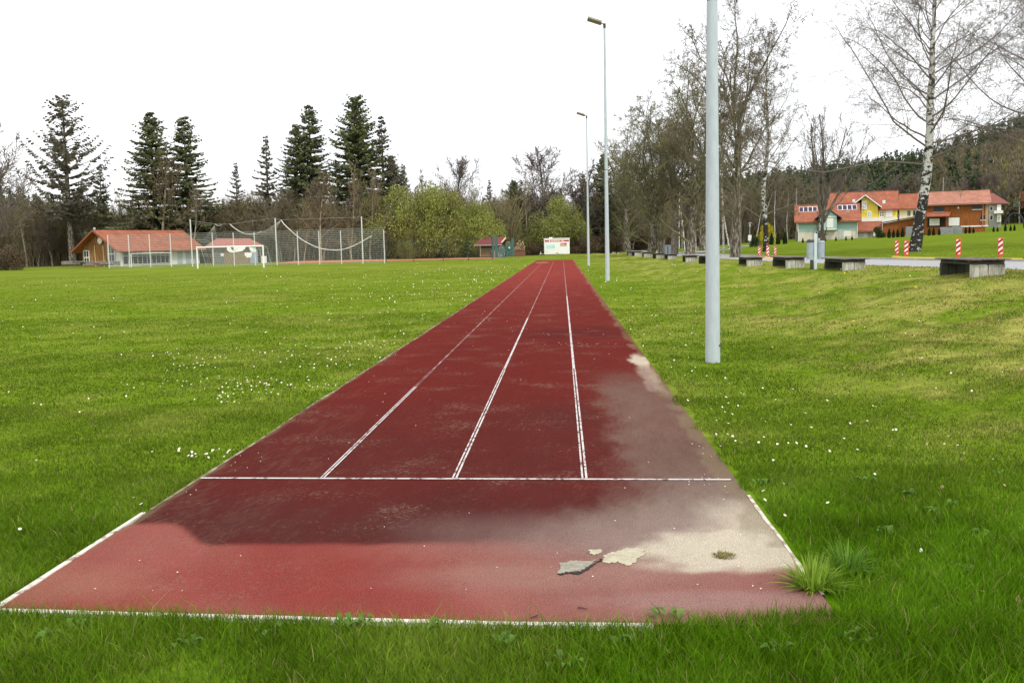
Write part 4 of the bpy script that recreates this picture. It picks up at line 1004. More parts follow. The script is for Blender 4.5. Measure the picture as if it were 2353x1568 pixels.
on_roof(H1, 1924.6, 1969.6, 473, 484, ze, zr, 9.5, .7, sol, 'solar_array', 4, fwm)
H1.box('chimney', 1944.7, 1953, 484, 493.5, 2.0, 2.8, mk('vent_grey', (.35, .42, .40), .5))
H1.win(1873, 1889, 532, 548, 0, 3, 1, name='door'); H1.box('garage_door', 1938, 1954, 529, 543, -.05, -.003, fwm)
H1.box('shutter', 1925, 1936, 527, 547, -.055, -.003, mk('grey_shutter', (.50, .52, .48), .8)); H1.box('downpipe', 1968, 1969.6, 511, 552, -.2, -.06, fwm)
H1.box('downpipe', 1833, 1834.4, 515, 558, -.2, -.06, fwm); H1.box('terrace', 1870, 1895, 548, 558.5, -1.6, -.1, cream); H1.box('side_porch', 1826, 1833, 532, 558, .4, 2.5, mk('porch_grey', (.22, .20, .17), .9))

# --- yellow house behind it
H2 = Front('yellow_house', 1978.6, 545, 204, 0, 'bright yellow house with white trimmed gable and long red roof behind the teal one')
yel = mk('yellow_render', (.78, .62, .10), .8, .06, .8)
x1, x2, ze, zr = roofpx(H2, 1896, 2064, 446.8, 439.8, 487, 480, 11, tile, .6)
H2.walls(H2.x(1900), H2.x(2060), -1, ze + .3, zr, 11, yel)
ga = [(1979, 545), (2016, 545), (2016, 473), (1988, 451), (1979, 458)]
gp = [(H2.x(a, b), -1.6, H2.z(b, a)) for a, b in ga]; MB().prism(gp, (0, 5.4, 0)).build('gable', yel, H2.r)
mb = MB()
for (a, b) in (((1958, 470.5), (1987.5, 448.2)), ((1987.5, 448.2), (2025, 476))):
    A_, B_ = [(H2.x(q[0], q[1]), H2.z(q[1], q[0])) for q in (a, b)]
    mb.prism([(A_[0], -2.3, A_[1]), (B_[0], -2.3, B_[1]), (B_[0], -2.3, B_[1] + .1), (A_[0], -2.3, A_[1] + .1)], (0, 7.2, 0))
gr_ = mb.build('gable_roof', tile, H2.r); mb = MB()
for (a, b) in (((1958, 470.5), (1987.5, 448.2)), ((1987.5, 448.2), (2025, 476))):
    A_, B_ = [(H2.x(q[0], q[1]), H2.z(q[1], q[0])) for q in (a, b)]
    mb.prism([(A_[0], -2.38, A_[1] - .22), (B_[0], -2.38, B_[1] - .22), (B_[0], -2.38, B_[1] + .06), (A_[0], -2.38, A_[1] + .06)], (0, .075, 0))
mb.build('verge_board', fwm, gr_)
H2.box('trim_panel', 1980, 1991, 462.5, 482, -1.66, -1.605, fwm); H2.win(1981, 1990, 464, 481, -1.67, 2, 2, fr=.2)
H2.win(1992, 2001, 486, 500, -1.61, 2, 2, fr=.2); H2.win(2019, 2032, 484.5, 499, 0, 2, 2, fr=.22)
H2.box('balcony', 2034, 2050, 483, 499, -.4, -.003, mk('lace_white', (.62, .60, .55), .9)); H2.box('white_plinth', 1979.5, 2061, 500.5, 544, -1.68, -.02, whm)
H2.box('white_plinth', 1979, 2015.5, 500.5, 544, -1.75, -1.69, whm)
on_roof(H2, 1956.5, 1963, 460, 466.5, ze, zr, 11, .6, mk('skylight', (.45, .45, .46), .3), 'skylight'); on_roof(H2, 2026, 2033, 462, 469.5, ze, zr, 11, .6, mk('skylight', (.45, .45, .46), .3), 'skylight')
# right wing
H3 = Front('white_wing', 2064, 545, 209, 0, 'lower white house end with its own red roof between the yellow house and the barn')
x1, x2, ze, zr = roofpx(H3, 2063.5, 2113, 447.5, 448.5, 481.5, 480, 10, tile, .5)
H3.walls(H3.x(2065), H3.x(2105), -1, ze + .2, zr, 10, whm); H3.win(2083, 2092, 483, 497, 0, 2, 1); H3.win(2096, 2103, 483, 497, 0, 1, 1)
# garage
H4 = Front('garage', 1969, 552, 184, 0, 'low grey garage with red roof right of the teal house', 'garage')
x1, x2, ze, zr = roofpx(H4, 1967.5, 2026, 513, 510.5, 533.5, 530, 5, tile, .4)
H4.walls(H4.x(1969), H4.x(2006), -1, ze + .2, zr, 5, mk('grey_render', (.36, .38, .35), .85)); H4.box('door', 1984, 1992, 534, 548, -.05, -.003, mk('pale_door', (.48, .44, .36), .8)); H4.box('door', 1994, 2001, 534, 546, -.05, -.003, mk('grey_door', (.25, .25, .24), .8))
# brown lean-to running up to the barn
H5 = Front('timber_shed', 2027, 546, 181, 0, 'long orange brown timber shed with sloping dark roof joining the barn', 'shed')
orw = mk('orange_timber', (.19, .055, .014), .8, .2, 3, two=(.36, .125, .030), twopos=(.35, .65), stretch=(4, 4, .25))
P = [(H5.x(a, b), 0, H5.z(b, a)) for a, b in ((2027, 546), (2112, 540), (2112, 498), (2027, 513.5))]; MB().prism(P, (0, 3, 0)).build('wall', orw, H5.r)
P = [(H5.x(a, b), -.5, H5.z(b, a)) for a, b in ((2024, 512.5), (2115, 496.5), (2115, 494.8), (2024, 510.8))]; MB().prism(P, (0, 4, 0)).build('roof', darkw, H5.r)

# --- timber barn
H6 = Front('timber_barn', 2110, 525, 176, 0, 'orange brown timber barn with pale red roof and big white door')
x1, x2, ze, zr = roofpx(H6, 2106.5, 2275.5, 447.3, 438.0, 473.5, 466.2, 9, tile2, .7)
H6.walls(H6.x(2112), H6.x(2263), -1, ze + .25, zr, 9, orw)
H6.box('corner_post', 2263.2, 2270, 468, 521.5, -.02, 8, mk('beige_post', (.46, .30, .17), .8), H6.r)
H6.box('eaves_strip', 2108, 2274, 469.5, 471.2, -.80, -.72, fwm)
for a, b, c, d in ((2144, 2169, 475.5, 486), (2256 - 22, 2261, 0, 0)):
    if c: w_ = H6.box('window', a, b, c, d, -.05, -.003, glassm); H6.box('sill', a - .5, b + .5, d, d + 1.6, -.12, -.03, fwm, w_)
for a, b, c, d in ((2233, 2257.5, 472, 480.5), (2252, 2272 - 8.5, 508 - 13, 505)):
    w_ = H6.box('window', a, b, c, d, -.05, -.003, glassm); H6.box('sill', a - .5, b + .5, d, d + 1.6, -.12, -.03, fwm, w_)
H6.box('barn_door', 2179, 2203.8, 500, 518.5, -.10, -.003, fwm); H6.box('door_shadow_frame', 2178, 2205, 498.8, 522, -.06, -.002, darkw)
H6.box('wall_lamp', 2199.5, 2202.5, 475, 479.5, -.3, -.003, fwm)
P = [(H6.x(2128, 490), -2.2, H6.z(498.8, 2128)), (H6.x(2179, 490), -2.2, H6.z(497.5, 2179)), (H6.x(2185, 490), -.01, H6.z(487, 2185)), (H6.x(2128, 490), -.01, H6.z(488, 2128))]
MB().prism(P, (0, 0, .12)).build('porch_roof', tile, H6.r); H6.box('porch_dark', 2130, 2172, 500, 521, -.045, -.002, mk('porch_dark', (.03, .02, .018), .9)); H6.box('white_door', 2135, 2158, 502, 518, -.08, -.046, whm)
H6.box('plinth', 2206, 2270, 518, 521, -.1, -.004, whm); H6.box('chimney_pot', 2166, 2169, 441, 446, 4.2, 4.8, fwm); H6.box('chimney', 2158, 2164, 442, 447, 4.2, 4.9, mk('grey_chimney', (.2, .2, .2), .8)); H6.box('downpipe', 2256.5, 2258.3, 470, 520, -.2, -.06, mk('copper_pipe', (.5, .28, .2), .5))
# --- balcony house
H7 = Front('balcony_house', 2271, 520, 196, 0, 'white house with balconies and brown red roof half hidden by the barn end')
rr7 = mk('brown_red_tiles', (.22, .075, .055), .8, .15, 4)
P = [(H7.x(a, b), y_, H7.z(b, a)) for a, b, y_ in ((2268, 469, -.8), (2318, 468.5, -.8), (2282, 444, 3.5), (2268, 444, 3.5))]; MB().prism(P, (0, 0, .15)).build('roof', rr7, H7.r)
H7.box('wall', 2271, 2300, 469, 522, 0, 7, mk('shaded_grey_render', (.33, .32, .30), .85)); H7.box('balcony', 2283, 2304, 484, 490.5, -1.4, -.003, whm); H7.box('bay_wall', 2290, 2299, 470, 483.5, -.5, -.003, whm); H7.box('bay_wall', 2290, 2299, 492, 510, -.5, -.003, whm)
H7.win(2273, 2281, 474, 484, 0, 1, 1); H7.win(2273, 2281, 494, 506, 0, 1, 1); H7.win(2292.5, 2296.5, 497, 509, -.5, 1, 1)
# --- far right cottage
H8 = Front('red_roof_cottage', 2328, 478, 236, 0, 'teal gabled cottage with steep red roof at the right edge of the village')
P = [(H8.x(a, b), 0, H8.z(b, a)) for a, b in ((2326, 476), (2344, 474), (2343, 462), (2333, 443))]; MB().prism(P, (0, 8, 0)).build('wall', mk('grey_teal_render', (.30, .36, .32), .8), H8.r)
P = [(H8.x(a, b), -.1, H8.z(b, a)) for a, b in ((2334, 441), (2378, 438), (2378, 462), (2343.5, 463))]; MB().prism(P, (0, .3, 0)).build('roof', tile, H8.r)
H8.box('side_wall', 2345, 2378, 463, 478, .3, 6, mk('brick_red_render', (.30, .10, .07), .85))

# garden arch, planters
ga_ = onY(2330, 168); r = empty('garden_arch', ga_, -math.atan2(ga_.x, ga_.y), 'dark round garden arch frame at the right edge of the meadow', 'garden arch'); s = 168 / F
for dy in (0, 1.2, 2.4):
    MB().tube([(19 * s * math.cos(a), dy, 5 * s + 33 * s * math.sin(a) - (5 * s if 0 else 0)) for a in np.linspace(0, math.pi, 16)], .16, 6).build('hoop', mk('arch_black', (.035, .035, .06), .7), r)
for (a, b, c, d, lab) in ((2081, 2100, 519, 541, 'grey stone gabion beside the birch trunk'), (2160, 2187, 521, 537, 'grey stone gabion below the white barn door, left one'), (2188, 2209, 519, 536, 'grey stone gabion below the white barn door, right one')):
    h_ = onY((a + b) / 2, 166); s = 166 / F
    o = MB().box(-(b - a) / 2 * s, (b - a) / 2 * s, 0, .8, -.3, 0 + (d - c) * s * .9).build('stone_gabion', mk('grey_gabion', (.26, .27, .27), .95, .3, 4, bump=.8, bscale=12), bevel=.05)
    z_ = ztop(0, 0, 1); o.location = (h_.x, h_.y, ztop((a + b) / 2, d, 166)); o.rotation_euler = (0, 0, -math.atan2(h_.x, h_.y)); tag(o, lab, 'gabion')

# --- clubhouse (turned 45 degrees)
wood = mk('larch_boards', (.16, .07, .022), .8, .3, 2, two=(.40, .20, .07), twopos=(.36, .62), stretch=(5, 5, .3))
cb = onY(277, 131); az = math.atan2(cb.x, cb.y); v = Vector((math.sin(az), math.cos(az), 0)); rt = Vector((v.y, -v.x, 0)); ph = math.radians(41)
e = rt * math.cos(ph) + v * math.sin(ph); S = math.hypot(cb.x, cb.y) / F * math.cos(az) ** 0
S = cb.y / F / math.cos(az) * 1.0; k = math.cos(az)
R5 = empty('clubhouse', cb, math.atan2(e.y, e.x), 'low clubhouse with red tiled roof and wooden gable carrying a white dish', 'clubhouse')
Lc, Wc, ev, rg = 14.4, 7.5, 2.45, 4.85
MB().prism([(0, 0, -.3), (0, Wc, -.3), (0, Wc, ev), (0, Wc / 2, rg), (0, 0, ev)], (Lc, 0, 0)).build('wall', whm, R5)
MB().prism([(-.03, 2.6, -.2), (-.03, Wc, -.2), (-.03, Wc, ev), (-.03, Wc / 2, rg - .03), (-.03, 2.6, ev + 1.55)][::-1], (-.05, 0, 0)).build('timber_gable', wood, R5)
ov = .9
for sgn in (0, 1):
    yE = -ov if not sgn else Wc + ov; sl = (rg - ev) / (Wc / 2); zE = ev - ov * sl; ln = math.hypot(Wc / 2 + ov, rg - zE); an = math.atan2(rg - zE, Wc / 2 + ov)
    o = MB().box(0, Lc + 1.8, 0, ln, 0, .16).build('roof', tile, R5); o.location = (-1.2 if not sgn else Lc + .6, yE, zE + .02); o.rotation_euler = (an, 0, math.pi * sgn)
    pv = MB().prism([(-1.24, yE, zE - .05), (-1.24, Wc / 2, rg - .05), (-1.24, Wc / 2, rg + .2), (-1.24, yE, zE + .2)], (-.05, 0, 0)).build('verge_board', mk('brown_verge', (.30, .10, .05), .8), R5)
def gwin(y1, y2, z1, z2, top=0):
    o = MB().box(-.17, -.10, y1, y2, z1, z2).build('window', fwm, R5); n_ = 2
    for i in range(2):
        for j in range(2):
            a = y1 + .12 + (y2 - y1 - .12) * i / 2; b = a + (y2 - y1 - .36) / 2; c_ = z1 + .12 + (z2 - z1 - .1) * j * .5; d_ = c_ + (z2 - z1 - .4) / 2
            MB().box(-.18, -.171, a, b, c_, d_).build('pane', glassm, o)
gwin(.95, 2.35, .45, 3.0); gwin(6.0, 7.1, .3, 2.3)
for y in (3.2, 4.9): MB().box(-.13, -.081, y - .06, y + .06, 0, 2.9).build('pale_batten', mk('pale_batten', (.62, .50, .30), .8), R5)
d_ = MB(); d_.tube([(-.34, 3.55, 3.55), (-.32, 3.55, 3.55), (-.12, 3.55, 3.55)], [.40, .48, .25], 20).build('dish', fwm, R5, True)
MB().box(-.02, -.001 + .0, .05, .3, 0, 2.4).build('corner_board', fwm, R5)
# side wall: glazed veranda, white doors
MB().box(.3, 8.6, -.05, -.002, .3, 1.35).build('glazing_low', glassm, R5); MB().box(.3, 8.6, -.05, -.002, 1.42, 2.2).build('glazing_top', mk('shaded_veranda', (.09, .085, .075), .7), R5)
mb = MB()
for i in range(11): mb.box(.3 + i * .82, .38 + i * .82, -.10, -.051, .2, 2.2)
mb.box(.3, 8.6, -.11, -.101, 1.34, 1.42).box(.3, 8.6, -.11, -.101, .2, .3); mb.build('window_bars', mk('grey_white_frame', (.52, .52, .50), .7), R5)
MB().box(3.2, 7.0, -.75, -.55, 1.72, 2.0).build('awning_box', mk('grey_awning', (.50, .53, .52), .5), R5)
for x in (10.1, 11.7, 13.2): MB().box(x, x + .9, -.06, -.003, 0, 2.0).build('door', mk('bluish_door', (.42, .52, .56), .7), R5)
MB().tube([(-.9, Wc / 2, rg + .2), (-.9, Wc / 2, rg + .5)], .15, 8).build('vent', galv, R5)
# annex
H9 = Front('clubhouse_annex', 487, 607, 133, 0, 'small brown annex with pinkish red roof behind the football goal', 'annex')
P = [(H9.x(a, b), y_, H9.z(b, a)) for a, b, y_ in ((470, 569, -.6), (606, 567, -.6), (576, 549, 3.6), (497, 549.5, 3.6))]; MB().prism(P, (0, 0, .14)).build('roof', mk('pinkish_tiles', (.36, .14, .11), .85, .15, 5), H9.r)
H9.box('wall', 487, 588, 567, 608, 0, 6, mk('tan_boards', (.26, .19, .12), .85, .2, 2, stretch=(4, 4, .4)))
H9.box('grey_door', 493, 515, 575, 606, -.06, -.003, mk('slate_door', (.14, .15, .16), .7)); H9.box('paper_sign', 507, 514, 582, 588, -.09, -.061, fwm); H9.box('blue_gate', 574, 592, 572, 605, -.2, -.1, mk('faded_blue', (.30, .36, .42), .7)); H9.box('white_end', 600, 612, 588, 606, -.5, .6, fwm)
# low timber pile left of the clubhouse
H10 = Front('timber_stack', 141, 611, 125, 0, 'long low stack of weathered grey boards in front of the clubhouse gable', 'timber stack')
rr = random.Random(4)
for row in range(4):
    x = 141
    while x < 274:
        w_ = rr.uniform(22, 46); H10.box('board', x, min(x + w_, 276), 600 + row * 2.4 - .3, 602 + row * 2.4, rr.uniform(-.5, 0), 1.2, mk('weathered_board', (.22, .20, .17), .9, .35, 4) if row == 0 and x == 141 else bpy.data.materials['weathered_board'], H10.r); x += w_ + rr.uniform(1, 5)
tag(MB().prism([H_ for H_ in [atY(170, 611, 131), atY(186, 611, 131), atY(184, 605, 131), atY(174, 605.5, 131)]], (0, .5, 0)).build('boulder', mk('pale_boulder', (.48, .45, .40), .9), bevel=.08), 'pale boulder at the left end of the timber stack', 'boulder') if False else None
# white garden furniture on the clay court
for px, lab in ((1143 / 1.0, None),):
    pass
for (a, b, lab) in ((840, 852, 'white plastic chairs beyond the fence, left cluster'), (864, 876, 'white plastic chairs beyond the fence, right cluster')):
    p = onY(a, 150); s = 150 / F; r = empty('plastic_chair', p, .3, lab.replace('chairs', 'chair').replace('cluster', 'one'), 'chair')
    MB().box(0, .6, 0, .6, .42, .47).build('seat', fwm, r); MB().box(0, .6, .6, .65, .48, 1.0).build('backrest', fwm, r)
    for x in (.02, .53):
        for y in (.02, .55): MB().box(x, x + .05, y, y + .05, 0, .419).build('leg', fwm, r)
# ------------------------------------------------------------------ trees
def rnorm(R): return Vector((R.gauss(0, 1), R.gauss(0, 1), R.gauss(0, 1)))
def segs_mesh(S, n=4):
    """S: array (k,8) p0 p1 r0 r1 -> prisms"""
    S = np.asarray(S, float); p0, p1, r0, r1 = S[:, 0:3], S[:, 3:6], S[:, 6], S[:, 7]
    t = p1 - p0; t /= np.maximum(np.linalg.norm(t, axis=1, keepdims=True), 1e-6)
    ref = np.where(np.abs(t[:, 2:3]) > .9, [[1., 0, 0]], [[0, 0, 1.]]); a = np.cross(t, ref); a /= np.linalg.norm(a, axis=1, keepdims=True); b = np.cross(t, a)
    an = np.arange(n) * 2 * np.pi / n; c, s = np.cos(an), np.sin(an)
    off = a[:, None, :] * c[None, :, None] + b[:, None, :] * s[None, :, None]
    V = np.concatenate([p0[:, None, :] + off * r0[:, None, None], p1[:, None, :] + off * r1[:, None, None]], 1).reshape(-1, 3)
    o = np.arange(len(S))[:, None] * 2 * n
    F_ = np.concatenate([o + np.array([[i, (i + 1) % n, n + (i + 1) % n, n + i]]) for i in range(n)], 0)
    return V, F_
def grow(R, out, p, d, L, r, lev, P):
    n = P['n'][lev]; sl = L / n; mx = len(P['n']) - 1; kids = P['kids'][lev] if lev < mx else 0; start = P['start'][lev] if lev < mx else 0; az = R.uniform(0, 6.28)
    acc = 0.0
    for i in range(n):
        f = (i + 1) / n
        d = (d + rnorm(R) * P['wig'][lev] + Vector((0, 0, P['trop'][lev] * (1 if lev < mx or not P.get('weep') else -P['weep'])))).normalized()
        q = p + d * sl; r1 = max(r * (1 - f * (1 - P['taper'][lev])), P['rmin']); r0 = max(r * (1 - (i / n) * (1 - P['taper'][lev])), P['rmin'])
        out[lev].append((*p, *q, r0, r1))
        if lev < mx and f >= start:
            acc += kids / (n * (1 - start) + 1e-6)
            while acc >= 1:
                acc -= 1; az += 2.4 + R.uniform(-.6, .6); th = math.radians(P['ang'][lev] * R.uniform(.75, 1.25))
                ref = Vector((0, 0, 1)) if abs(d.z) < .9 else Vector((1, 0, 0)); a = d.cross(ref).normalized(); b = d.cross(a)
                cd = d * math.cos(th) + (a * math.cos(az) + b * math.sin(az)) * math.sin(th)
                rem = 1 - (f - start) / (1 - start + 1e-6)
                cl = L * P['ratio'][lev] * (P['tip'][lev] + (1 - P['tip'][lev]) * rem) * R.uniform(.7, 1.2)
                bp = p.lerp(q, R.random())
                grow(R, out, bp, cd, cl, r1 * P['rr'][lev] * (.6 + .4 * rem), lev + 1, P)
        p = q
    return p
def bare_tree(name, seed, H, r0, P, tm, cm, lead=None, buds=None, trunk_lev=0, col=None):
    R = random.Random(seed); out = [[] for _ in P['n']]
    if lead is None: grow(R, out, Vector((0, 0, -.2)), Vector((0, 0, 1)), H, r0, 0, P)
    else:
        for i, (p, d, L, r) in enumerate(lead): grow(R, out, Vector(p), Vector(d).normalized(), L, r, 0, dict(P, wig=[.03] + P['wig'][1:]) if i == 0 else P)
    root = empty(name)
    V, F_ = segs_mesh([s for l in out[:trunk_lev + 1] for s in l], 8)
    np_mesh('trunk', V, [F_], tm, root, smooth=True)
    Vs, Fs, o = [], [], 0
    for lv in range(trunk_lev + 1, len(out)):
        if not out[lv]: continue
        V, F_ = segs_mesh(out[lv], 5 if lv == trunk_lev + 1 else 3); Vs.append(V); Fs.append(F_ + o); o += len(V)
    cr = np_mesh('crown', np.concatenate(Vs), Fs, cm, root, smooth=True)
    if buds:
        n, sz, bm, bc = buds; S = np.array(out[-1] + (out[-2] if len(out) > 2 else [])); g_ = np.random.default_rng(seed); k = g_.integers(0, len(S), n); t = g_.random((n, 1))
        C = S[k, :3] * (1 - t) + S[k, 3:6] * t + g_.normal(0, sz * .8, (n, 3))
        a = g_.normal(0, 1, (n, 3)); a /= np.linalg.norm(a, axis=1, keepdims=True); b = np.cross(a, g_.normal(0, 1, (n, 3))); b /= np.linalg.norm(b, axis=1, keepdims=True)
        h = sz * (.6 + .8 * g_.random((n, 1))); V = np.stack([C - a * h, C + b * h * .55, C + a * h, C - b * h * .55], 1).reshape(-1, 3)
        cc = np.repeat(np.array(bc) * (.55 + .9 * g_.random((n, 1))), 4, 0)
        np_mesh('foliage', V, [np.arange(n)[:, None] * 4 + np.array([[0, 1, 2, 3]])], bm, root, colors=cc)
    return root
bark_b = mk('brown_bark', (.085, .070, .05), .95, .3, 3, .1, bump=.8, bscale=14, two=(.36, .33, .26), twopos=(.45, .65), stretch=(3, 3, .8))
bark_g = mk('grey_bark', (.14, .12, .095), .95, .3, 3, .1, bump=.5, bscale=14, two=(.30, .27, .22), twopos=(.45, .65), stretch=(3, 3, .8))
bark_pale = mk('pale_bark', (.26, .22, .15), .9, .3, 2, .1, two=(.42, .38, .29), twopos=(.4, .6), stretch=(2, 2, .6))
twig_b = mk('twig_brown', (.190, .160, .112), .9, .25, .8, .1)
twig_m = mk('twig_mossy', (.200, .185, .098), .9, .3, .6, .1)
twig_r = mk('twig_purplish', (.19, .155, .138), .9, .2, .8, .1)
twig_t = mk('twig_tan', (.25, .205, .135), .9, .2, .8, .1)
leaf_col = mk('leaf_small', (.1, .1, .1), .7, .2, 1.5, .15, attr='col', trans=.2)
def birch_mat():
    mt = mk('birch_bark', (.035, .03, .028), .8, .2, 1.0, .2, two=(.60, .585, .555), twopos=(.44, .49), stretch=(1.7, 1.7, 2.6), bump=.4, bscale=20)
    ns = [x for x in mt.node_tree.nodes if x.type == 'TEX_NOISE'][0]; ns.inputs['Roughness'].default_value = .62; ns.inputs['Scale'].default_value = 1.5
    # dark corky foot: fades into the white bark above it
    n = mt.node_tree; t = [x for x in n.nodes if x.type == 'TEX_COORD'][0]; s = n.nodes.new('ShaderNodeSeparateXYZ'); n.links.new(t.outputs['Object'], s.inputs[0])
    r = n.nodes.new('ShaderNodeMapRange'); r.inputs[1].default_value = 1.5; r.inputs[2].default_value = 7.0; r.inputs[3].default_value = -.13; r.inputs[4].default_value = .0; n.links.new(s.outputs[2], r.inputs[0])
    ad = n.nodes.new('ShaderNodeMath'); n.links.new(ns.outputs['Fac'], ad.inputs[0]); n.links.new(r.outputs[0], ad.inputs[1])
    rp = [x for x in n.nodes if x.type == 'VALTORGB'][0]; n.links.new(ad.outputs[0], rp.inputs['Fac']); return mt
birchm = birch_mat()
thinbirch = mk('thin_birch_bark', (.10, .09, .08), .8, .2, 1.5, .2, two=(.62, .60, .56), twopos=(.38, .45), stretch=(2, 2, 3))

PA = dict(n=[10, 8, 6, 5, 3], kids=[13, 9, 6, 4], start=[.32, .18, .1, .1], wig=[.05, .13, .2, .24, .26], trop=[.04, .10, .06, .04, .02], taper=[.25, .3, .35, .5, .7],
          ratio=[.48, .46, .46, .45], tip=[.42, .4, .5, .6], rr=[.42, .5, .55, .6], ang=[48, 46, 44, 42], rmin=.012)
PL = dict(n=[8, 7, 5, 4, 3], kids=[11, 8, 5, 3], start=[.16, .12, .1, .1], wig=[.15, .18, .22, .26, .28], trop=[.06, .05, .04, .03, .02], taper=[.28, .3, .35, .5, .7],
          ratio=[.46, .46, .48, .5], tip=[.45, .45, .5, .6], rr=[.42, .5, .55, .6], ang=[46, 44, 42, 40], rmin=.0115)
def fork_leads(seed, H, r0, nl, spread, fork=.29, top=.52, lean=.012):
    R = random.Random(seed); L_ = [((0, 0, -.2), (R.gauss(0, lean), R.gauss(0, lean), 1), H * (top + .02), r0)]; az = R.uniform(0, 6.28)
    for i in range(nl):
        f = fork + (top - fork) * (i / (nl - 1)) ** .8; az += 2.4 + R.uniform(-.4, .4); th = math.radians(spread * (1 - .62 * i / (nl - 1)) + R.uniform(-6, 6))
        L_.append(((math.cos(az) * .05, math.sin(az) * .05, H * f), (math.cos(az) * math.sin(th), math.sin(az) * math.sin(th), math.cos(th)), H * (.36 + .13 * i / (nl - 1)) * R.uniform(.85, 1.1), r0 * (.28 - .08 * i / nl)))
    return L_
def avt(seed, nl, spread, bark, tw, buds, r0=.47, P=PL, **k):
    return bare_tree('avenue_tree', seed, 17.5, r0, dict(P), bark, tw, lead=fork_leads(seed, 18, r0, nl, spread, **k), buds=buds)
av = [avt(11, 10, 58, bark_b, twig_m, (3500, .050, leaf_col, (.22, .205, .085))), avt(12, 10, 54, bark_b, twig_m, (3500, .050, leaf_col, (.21, .195, .09))),
      avt(13, 9, 50, bark_g, twig_b, (2500, .05, leaf_col, (.20, .18, .11)))]
AH = 18.0
used = set()
def put(protos, k, px, pyb, ytop, H, lab, group=None, rz=None, Y=None, sx=1.0, base=None):
    p = base or (hit(px, pyb) if Y is None else onY(px, Y)); h = ztop(px, ytop, p.y) - p.z; o = protos[k]
    rz = random.Random(int(px * 7 + ytop)).uniform(0, 6.28) if rz is None else rz
    if o.name in used: o = dup(o)
    else: used.add(o.name)
    s = h / H; o.location = (p.x, p.y, p.z - .1); o.rotation_euler = (0, 0, rz); o.scale = (s * sx, s * sx, s)
    lab_cat = 'tree'; tag(o, lab, 'tree', group); return o
AG = 'old bare avenue trees along the road'
PT1 = dict(n=[10, 9, 7, 5, 3], kids=[13, 8, 6, 5], start=[.30, .15, .1, .1], wig=[.06, .14, .22, .26, .28], trop=[.03, .11, .06, .03, .02], taper=[.3, .28, .35, .5, .7],
          ratio=[.55, .45, .44, .45], tip=[.40, .4, .5, .6], rr=[.46, .5, .52, .6], ang=[50, 44, 46, 44], rmin=.011)
big = avt(27, 13, 56, bark_b, twig_b, (1200, .045, leaf_col, (.18, .155, .10)), r0=.44, P=dict(PL, rmin=.011), fork=.25, top=.62)
put([big], 0, 1688, 592.5, 18, AH, 'tallest bare tree with mossy speckled trunk just right of the nearest steel mast', AG, rz=.6, sx=.92)
for i, (px, pb, yt, k, sx, lab) in enumerate([
        (1617, 577, 140, 1, 1.05, 'bare dark tree whose lower trunk shows just left of the nearest steel mast'),
        (1584, 585, 172, 0, 1.15, 'thick trunked mossy avenue tree next to the walker'),
        (1549, 585, 215, 2, 1.05, 'dark slim trunked avenue tree directly right of the grey box bin'),
        (1519, 583.5, 228, 1, 1.1, 'avenue tree directly left of the grey box bin'),
        (1495.5, 584, 250, 0, 1.25, 'mossy tree with wide low crown, left of the grey box bin group'),
        (1442, 578.5, 290, 1, 1.2, 'avenue tree, right stem of the far pair behind the small benches'),
        (1431, 577.5, 325, 0, 1.2, 'avenue tree, left stem of the far pair behind the small benches')]):
    put(av, k, px, pb, yt, AH, lab, AG, sx=sx)

# weeping birches
PB = dict(n=[10, 6, 5, 5], kids=[13, 7, 6], start=[.12, .1, .1], wig=[.11, .15, .18, .08], trop=[.035, .02, -.02, .22], taper=[.25, .3, .4, .6],
          ratio=[.42, .42, .55], tip=[.5, .5, .7], rr=[.45, .5, .5], ang=[42, 44, 50], rmin=.0075, weep=1.0)
def birch(name, seed, path, rad, limbs, P, mat, twm_):
    R = random.Random(seed); root = empty(name); Q = smooth_pts([Vector(p) for p in path], 5); n = len(Q)
    rr_ = np.interp(np.linspace(0, 1, n), np.linspace(0, 1, len(rad)), rad)
    Q2 = [q + Vector((R.gauss(0, .02), R.gauss(0, .02), 0)) for q in Q]
    MB().tube(Q2, list(rr_), 16).build('trunk', mat, root, True)
    out = [[] for _ in P['n']]
    az = R.uniform(0, 6.28)
    for i in range(limbs[0]):
        f = limbs[1] + (1 - limbs[1]) * (i / limbs[0]) ** .9; j = min(int(f * (n - 1)), n - 2); p = Q[j].lerp(Q[j + 1], f * (n - 1) - j)
        az += 2.4 + R.uniform(-.5, .5); th = math.radians(limbs[3] + (limbs[4] - limbs[3]) * ((f - limbs[1]) / (1 - limbs[1])) + R.uniform(-8, 8))
        d = Vector((math.cos(az) * math.sin(th), math.sin(az) * math.sin(th), math.cos(th))); L_ = limbs[2] * (1.0 - .62 * ((f - limbs[1]) / (1 - limbs[1]))) * R.uniform(.75, 1.15)
        grow(R, out, p, d, L_, max(rr_[j] * .25, .03), 0, P)
    Vs, Fs, o = [], [], 0
    for lv in range(len(out)):
        V, F_ = segs_mesh(out[lv], 6 if lv == 0 else 3); Vs.append(V); Fs.append(F_ + o); o += len(V)
    np_mesh('crown', np.concatenate(Vs), Fs, twm_, root, smooth=True); return root
bb = hit(2100, 577.5); k = bb.y / F
def bpt(px, py, dy=0): q = atY(px, py, bb.y); return (q.x - bb.x, dy, q.z - bb.z)
bw = birch('weeping_birch', 3, [(-.1, 0, -.3), bpt(2103, 560), bpt(2117, 480), bpt(2131, 380), bpt(2135, 300), bpt(2139, 200), bpt(2141, 110), bpt(2146, 20), bpt(2150, -90), bpt(2152, -200)],
           [.62, .46, .37, .33, .30, .26, .22, .17, .12, .07, .03], (50, .335, 11.3, 77, 22), PB, birchm, twig_r)
bw.location = bb; tag(bw, 'big weeping birch with leaning black and white trunk beyond the road', 'tree')
